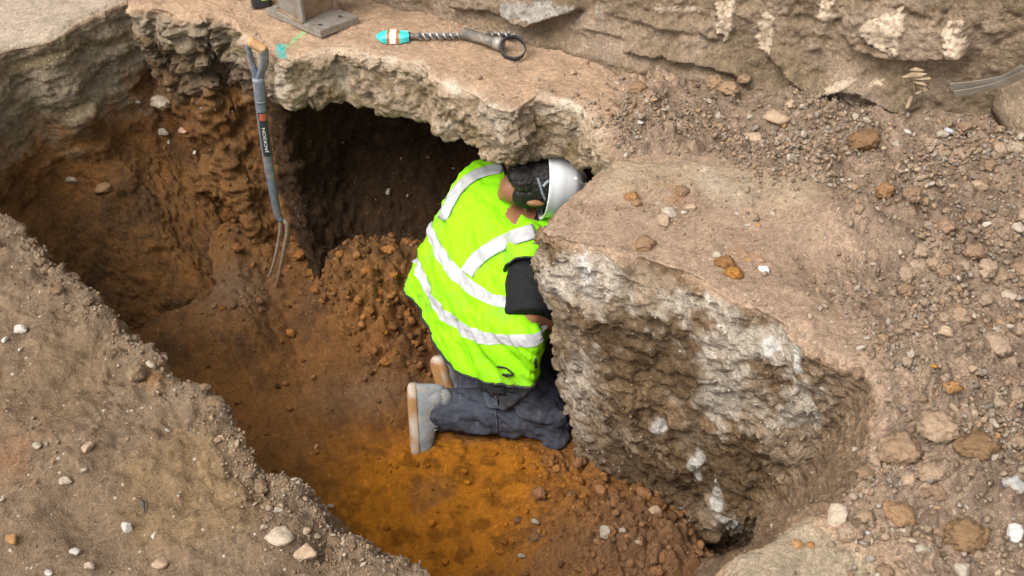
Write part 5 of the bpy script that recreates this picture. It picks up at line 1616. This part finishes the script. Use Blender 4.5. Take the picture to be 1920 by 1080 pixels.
# cloth bunched at the near knee
cone_caps(bm, KNR + Vector((0.015, -0.055, 0.035)), KNR + Vector((0.020, -0.06, -0.05)), 0.032, 0.040)
cone_caps(bm, KNR + Vector((-0.09, -0.045, 0.075)), KNR + Vector((0.02, -0.05, 0.05)), 0.03, 0.03)
V, Nn, F_ = fuse(bm, 0.007, 3)
fold = fbm(V @ np.array([[0.8, 0.2, 0.5], [-0.3, 0.9, 0.2], [-0.5, -0.3, 0.8]]) * np.array([5.0, 14.0, 14.0]), 3, 621, ridged=True)
cuff = np.minimum(np.linalg.norm(V - np.array(ANR), axis=1), np.linalg.norm(V - np.array(ANL), axis=1))
V = V + Nn * (0.030 * sstep(0.08, 0.18, cuff) * (fold - 0.35) + 0.006 * fbm(V * 30, 3, 622))[:, None]
V[:, 2] = np.maximum(V[:, 2], -1.135)
trou = body_part('trousers', V, F_, M_TROU)

# shoes
def shoe(heel, toe, upd, L):
    X = (toe - heel).normalized(); Z = Vector(upd); Z = (Z - X * Z.dot(X)).normalized(); Y = Z.cross(X)
    hw = lambda t: np.interp(t, [0, 0.04, 0.15, 0.4, 0.68, 0.85, 0.95, 1.0], [0.012, 0.026, 0.035, 0.034, 0.047, 0.043, 0.028, 0.010])
    ts = np.concatenate([[0, 0.01, 0.03], np.linspace(0.06, 0.94, 30), [0.97, 0.99, 1.0]])
    P_ = lambda t, y, z: heel + X * (t * L) + Y * y + Z * z
    # upper
    bm = bmesh.new(); rings = []
    hgt = lambda t: np.interp(t, [0, 0.05, 0.3, 0.42, 0.6, 0.85, 0.97, 1], [0.075, 0.10, 0.105, 0.090, 0.064, 0.048, 0.030, 0.012])
    for t in ts:
        w_, h_ = hw(t) * 0.97, hgt(t)
        ring = []
        for a in np.linspace(0, math.pi, 17):
            ca, sa = math.cos(a), math.sin(a)
            y_ = w_ * np.sign(ca) * abs(ca) ** 0.75 * (1 - 0.25 * (sa ** 2) * (h_ > 0.06))
            z_ = 0.026 + h_ * abs(sa) ** 0.8
            p = P_(t, y_, z_)
            ring.append(bm.verts.new(p))
        rings.append(ring)
    for r0, r1 in zip(rings[:-1], rings[1:]):
        for k in range(16): bm.faces.new((r0[k], r0[k + 1], r1[k + 1], r1[k]))
        bm.faces.new((r0[0], r1[0], r1[16], r0[16]))
    bm.faces.new(rings[0]); bm.faces.new(rings[-1])
    for v in bm.verts:
        v.co += Vector([0.004 * float(q) for q in (fbm(np.array(v.co)[None] * 22, 2, 631)[0], fbm(np.array(v.co)[None] * 22, 2, 632)[0], fbm(np.array(v.co)[None] * 22, 2, 633)[0])])
    up = child('shoe', bm, M_SUEDE, per, per)
    # sole with a rounded wall, tread ribs below
    bm = bmesh.new(); rings = []
    prof = [(0.90, 0.0), (1.06, 0.004), (1.12, 0.014), (1.10, 0.026), (0.98, 0.032)]
    outl = [(t, hw(t)) for t in ts] + [(t, -hw(t)) for t in ts[::-1]]
    for s, z_ in prof:
        rings.append([bm.verts.new(P_(0.5 + (t - 0.5) * (1 + (s - 1) * 0.35), y * s, z_)) for t, y in outl])
    n_ = len(outl)
    for r0, r1 in zip(rings[:-1], rings[1:]):
        for k in range(n_): bm.faces.new((r0[k], r0[(k + 1) % n_], r1[(k + 1) % n_], r1[k]))
    bm.faces.new(rings[0]); bm.faces.new(rings[-1])
    so = child('sole', bm, M_SOLE, per, per); so.parent = up
    bm = bmesh.new()
    for t in np.linspace(0.05, 0.95, 30):
        box(bm, mat_from(P_(t, 0, -0.0005), X, z=Z), 0.0042, hw(t) * 1.75, 0.004, 0.0)
    tr = child('tread', bm, M_TREAD, per, per, False); tr.parent = up
    # sock / trouser cuff edge hidden in the trouser leg
    bm = bmesh.new(); cone_caps(bm, P_(0.20, 0, 0.07), P_(0.20, 0, 0.12), 0.034, 0.036); c = child('ankle', bm, M_SUEDE, per, per); c.parent = up
    # laces across the instep
    for t in np.linspace(0.44, 0.60, 4):
        bm = bmesh.new(); h_ = hgt(t) + 0.028
        tube(bm, [P_(t, -0.022, h_ - 0.010), P_(t, -0.010, h_ + 0.001), P_(t, 0.010, h_ + 0.001), P_(t, 0.022, h_ - 0.010)], 0.0028, 6)
        o = child('lace', bm, M_SUEDE, per, per); o.parent = up
    return up
hR, tR_ = V3(764, 722, 2.325), V3(772, 842, 2.20)
shoe(hR, tR_, (1.0, 0.14, 0.12), 0.275)
hL_, tL_ = V3(812, 676, 2.42), V3(846, 790, 2.35)
shoe(hL_, tL_, (0.86, 0.62, -0.25), 0.275)

# ---------------------------------------------------------------- high-visibility vest
NT, NSV = 110, 170
tv = np.linspace(0, 6, NT); sv = np.linspace(0, 12, NSV, endpoint=False)
rs = np.array([catmull(r, sv, periodic=True) for r in RC])
def vest_at(t): return pchip(rs, t)
VG = vest_at(tv)
vn = grid_normals(VG, True)
if ((VG - VG.mean((0, 1))) * vn).sum(-1).mean() < 0: vn = -vn
def wrinkle(P_, t_):
    d_ = P_ @ np.array([[0.75, 0.3, 0.6], [-0.3, 0.95, -0.1], [-0.6, -0.1, 0.8]])
    a = fbm(d_ * np.array([3.5, 9.0, 15.0]), 3, 641)
    b = fbm(d_ * np.array([5.0, 14.0, 30.0]), 3, 642, ridged=True)
    k = np.clip(1.15 - t_ / 6.0, 0.3, 1.0)
    return (0.022 * a + 0.022 * (b - 0.4)) * k
wr = wrinkle(VG, np.repeat(tv[:, None], NSV, 1))
VG2 = VG + vn * wr[..., None]
# the front stays open a hand's width: faces at the front centre are left out
gf = grid_faces(NT, NSV, True)
colid = gf[:, 0] % NSV
keep = ~((colid > NSV * 9.0 / 12) & (colid < NSV * 9.35 / 12))
vest = body_part('vest', VG2.reshape(-1, 3), gf[keep], M_VIS)
sd_ = vest.modifiers.new('cloth', 'SOLIDIFY'); sd_.thickness = 0.0025
def band(t0, t1):
    tt_ = np.linspace(t0, t1, 12)
    g = vest_at(tt_); n_ = grid_normals(g, True)
    if ((g - g.mean((0, 1))) * n_).sum(-1).mean() < 0: n_ = -n_
    g = g + n_ * (wrinkle(g, np.repeat(tt_[:, None], NSV, 1)) + 0.0035)[..., None]
    f_ = grid_faces(12, NSV, True); ci = f_[:, 0] % NSV
    k_ = ~((ci > NSV * 9.0 / 12) & (ci < NSV * 9.35 / 12))
    o = body_part('reflective_band', g.reshape(-1, 3), f_[k_], M_TAPE, per)
    o.parent = vest
    return o
band(0.84, 1.14); band(1.83, 2.17)
# the shoulder of the vest hanging over the near upper arm
capc = [(SR.lerp(ELR, t_), r_) for t_, r_ in ((-0.30, 0.070), (-0.10, 0.088), (0.10, 0.094), (0.26, 0.094))]
ax_ = (capc[-1][0] - capc[0][0]).normalized()
cx_ = Vector((0.75, 0.45, 0.2)); cx_ = (cx_ - ax_ * cx_.dot(ax_)).normalized(); cy_ = ax_.cross(cx_)
rows = []
for c, r in capc:
    rows.append([c + (cx_ * math.cos(a) * 0.82 + cy_ * math.sin(a) * 1.0) * r for a in np.linspace(0, 2 * math.pi, 60, endpoint=False)])
rows = np.array([[tuple(p) for p in r] for r in rows])
rows = np.concatenate([rows[:1] * 0.35 + rows[:1].mean(1, keepdims=True) * 0.65 - np.array(ax_) * 0.045, rows[:1] * 0.8 + rows[:1].mean(1, keepdims=True) * 0.2 - np.array(ax_) * 0.022, rows])
rows = pchip(rows, np.linspace(0, len(rows) - 1, 24))
cn = grid_normals(rows, True)
if ((rows - rows.mean((0, 1))) * cn).sum(-1).mean() < 0: cn = -cn
rows = rows + cn * (0.008 * fbm(rows * 14, 3, 651))[..., None]
capo = body_part('vest_shoulder', rows.reshape(-1, 3), grid_faces(24, 60, True), M_VIS)
sd_ = capo.modifiers.new('cloth', 'SOLIDIFY'); sd_.thickness = 0.0025
capo.parent = vest
def ring_tube(name, pts, r, mat, parent):
    bm = bmesh.new()
    pts = list(pts) + [pts[0]]
    tube(bm, pts, r, 8, cap=False)
    o = child(name, bm, mat, per, per); o.parent = parent
ring_tube('piping', [tuple(p) for p in VG2[0]], 0.005, M_TRIM, vest)
ring_tube('piping', [tuple(p) for p in VG2[-1]], 0.005, M_TRIM, vest)
ring_tube('piping', [tuple(p) for p in rows[-1]], 0.004, M_TRIM, vest)
bh = surf([vest, capo])
def tape(path, w_px, name='reflective_band', mat=M_TAPE, n=40, m=7, out=0.0045):
    """A tape sewn on the vest along a path seen in the photograph."""
    path = smooth_path(path, n)
    rowsT = []
    for i, p in enumerate(path):
        t = path[min(i + 1, n - 1)] - path[max(i - 1, 0)]
        t = t / np.linalg.norm(t); nn_ = np.array([-t[1], t[0]])
        rowsT.append([p + nn_ * a for a in np.linspace(-w_px / 2, w_px / 2, m)])
    P_ = np.array(rowsT)
    out_ = np.zeros((n, m, 3))
    for i in range(n):
        for j in range(m):
            q, nn_ = cast(bh, *P_[i, j], out, 2.5)
            out_[i, j] = q
    d = np.linalg.norm(out_ - np.array(EYE), axis=-1)
    med = np.median(d, axis=1, keepdims=True)
    md_ = med[:, 0].copy()
    for _ in range(3): md_[1:-1] = (md_[:-2] + md_[1:-1] + md_[2:]) / 3
    dirs_ = (out_ - np.array(EYE)) / d[..., None]
    near = np.minimum(d, md_[:, None] + 0.02)
    near = np.where(near < md_[:, None] - 0.02, md_[:, None] - 0.02, near)
    out_ = np.array(EYE) + dirs_ * (near - 0.003)[..., None]
    bad = np.abs(d - med) > 9.0
    for i in range(n):
        for j in range(m):
            if bad[i, j]: out_[i, j] = out_[i, int(np.argmin(np.abs(d[i] - med[i])))]
    o = body_part(name, out_.reshape(-1, 3), grid_faces(n, m), mat); o.parent = vest
    s_ = o.modifiers.new('tape', 'SOLIDIFY'); s_.thickness = 0.0015; s_.offset = 0
    return o
tape([(876, 514), (893, 489), (920, 468), (960, 448), (1002, 434)], 27)
tape([(830, 412), (842, 385), (858, 358), (880, 336), (905, 324), (932, 318), (952, 319)], 19)
# black marker squiggle and scuff on the back hem
tape([(933, 686), (942, 687), (952, 692), (961, 700)], 3.2, 'marker_scribble', M_TRIM, 16, 3, 0.006)
tape([(943, 700), (952, 702), (962, 702)], 4.0, 'marker_scribble', M_TRIM, 12, 3, 0.006)
tape([(1003, 672), (1003, 690)], 4.0, 'marker_scribble', M_TRIM, 8, 3, 0.006)
# holster pocket hanging below the hem
bt = surf([trou])
poly = [(906, 700), (908, 735), (912, 762), (929, 771), (957, 762), (974, 746), (1000, 724), (1004, 705)]
pp = catmull(np.array(poly, float), np.linspace(0, 8, 48, endpoint=False), periodic=True)
pp = np.array([p * 0.55 + np.array(poly[int(k / 6) % 8]) * 0.45 if k % 6 == 0 else p for k, p in enumerate(pp)])
cen = np.array([942.0, 728.0])
rowsP = []
for s in (0.02, 0.3, 0.6, 0.85, 1.0):
    rowsP.append([tuple(cast(bt, *(cen + (p - cen) * s), 0.010, 2.22)[0]) for p in pp])
rowsP = np.array(rowsP)
for _ in range(3): rowsP[:, :, 1] = (rowsP[:, :, 1] + np.roll(rowsP[:, :, 1], 1, 1) + np.roll(rowsP[:, :, 1], -1, 1)) / 3
pk = body_part('holster_pocket', rowsP.reshape(-1, 3), grid_faces(5, 48, True), M_POCK)
s_ = pk.modifiers.new('cloth', 'SOLIDIFY'); s_.thickness = 0.006
pk.parent = trou
bh = surf([pk, trou])
o = tape([(914, 730), (930, 731), (948, 733)], 14, 'pocket_tab', M_TROU, 10, 4, 0.004); o.parent = trou
# pale seam down the near trouser leg
bh = surf([trou])
o = tape([(928, 768), (931, 790), (932, 812), (929, 826)], 2.6, 'seam', M_POCK, 20, 3, 0.002); o.parent = trou
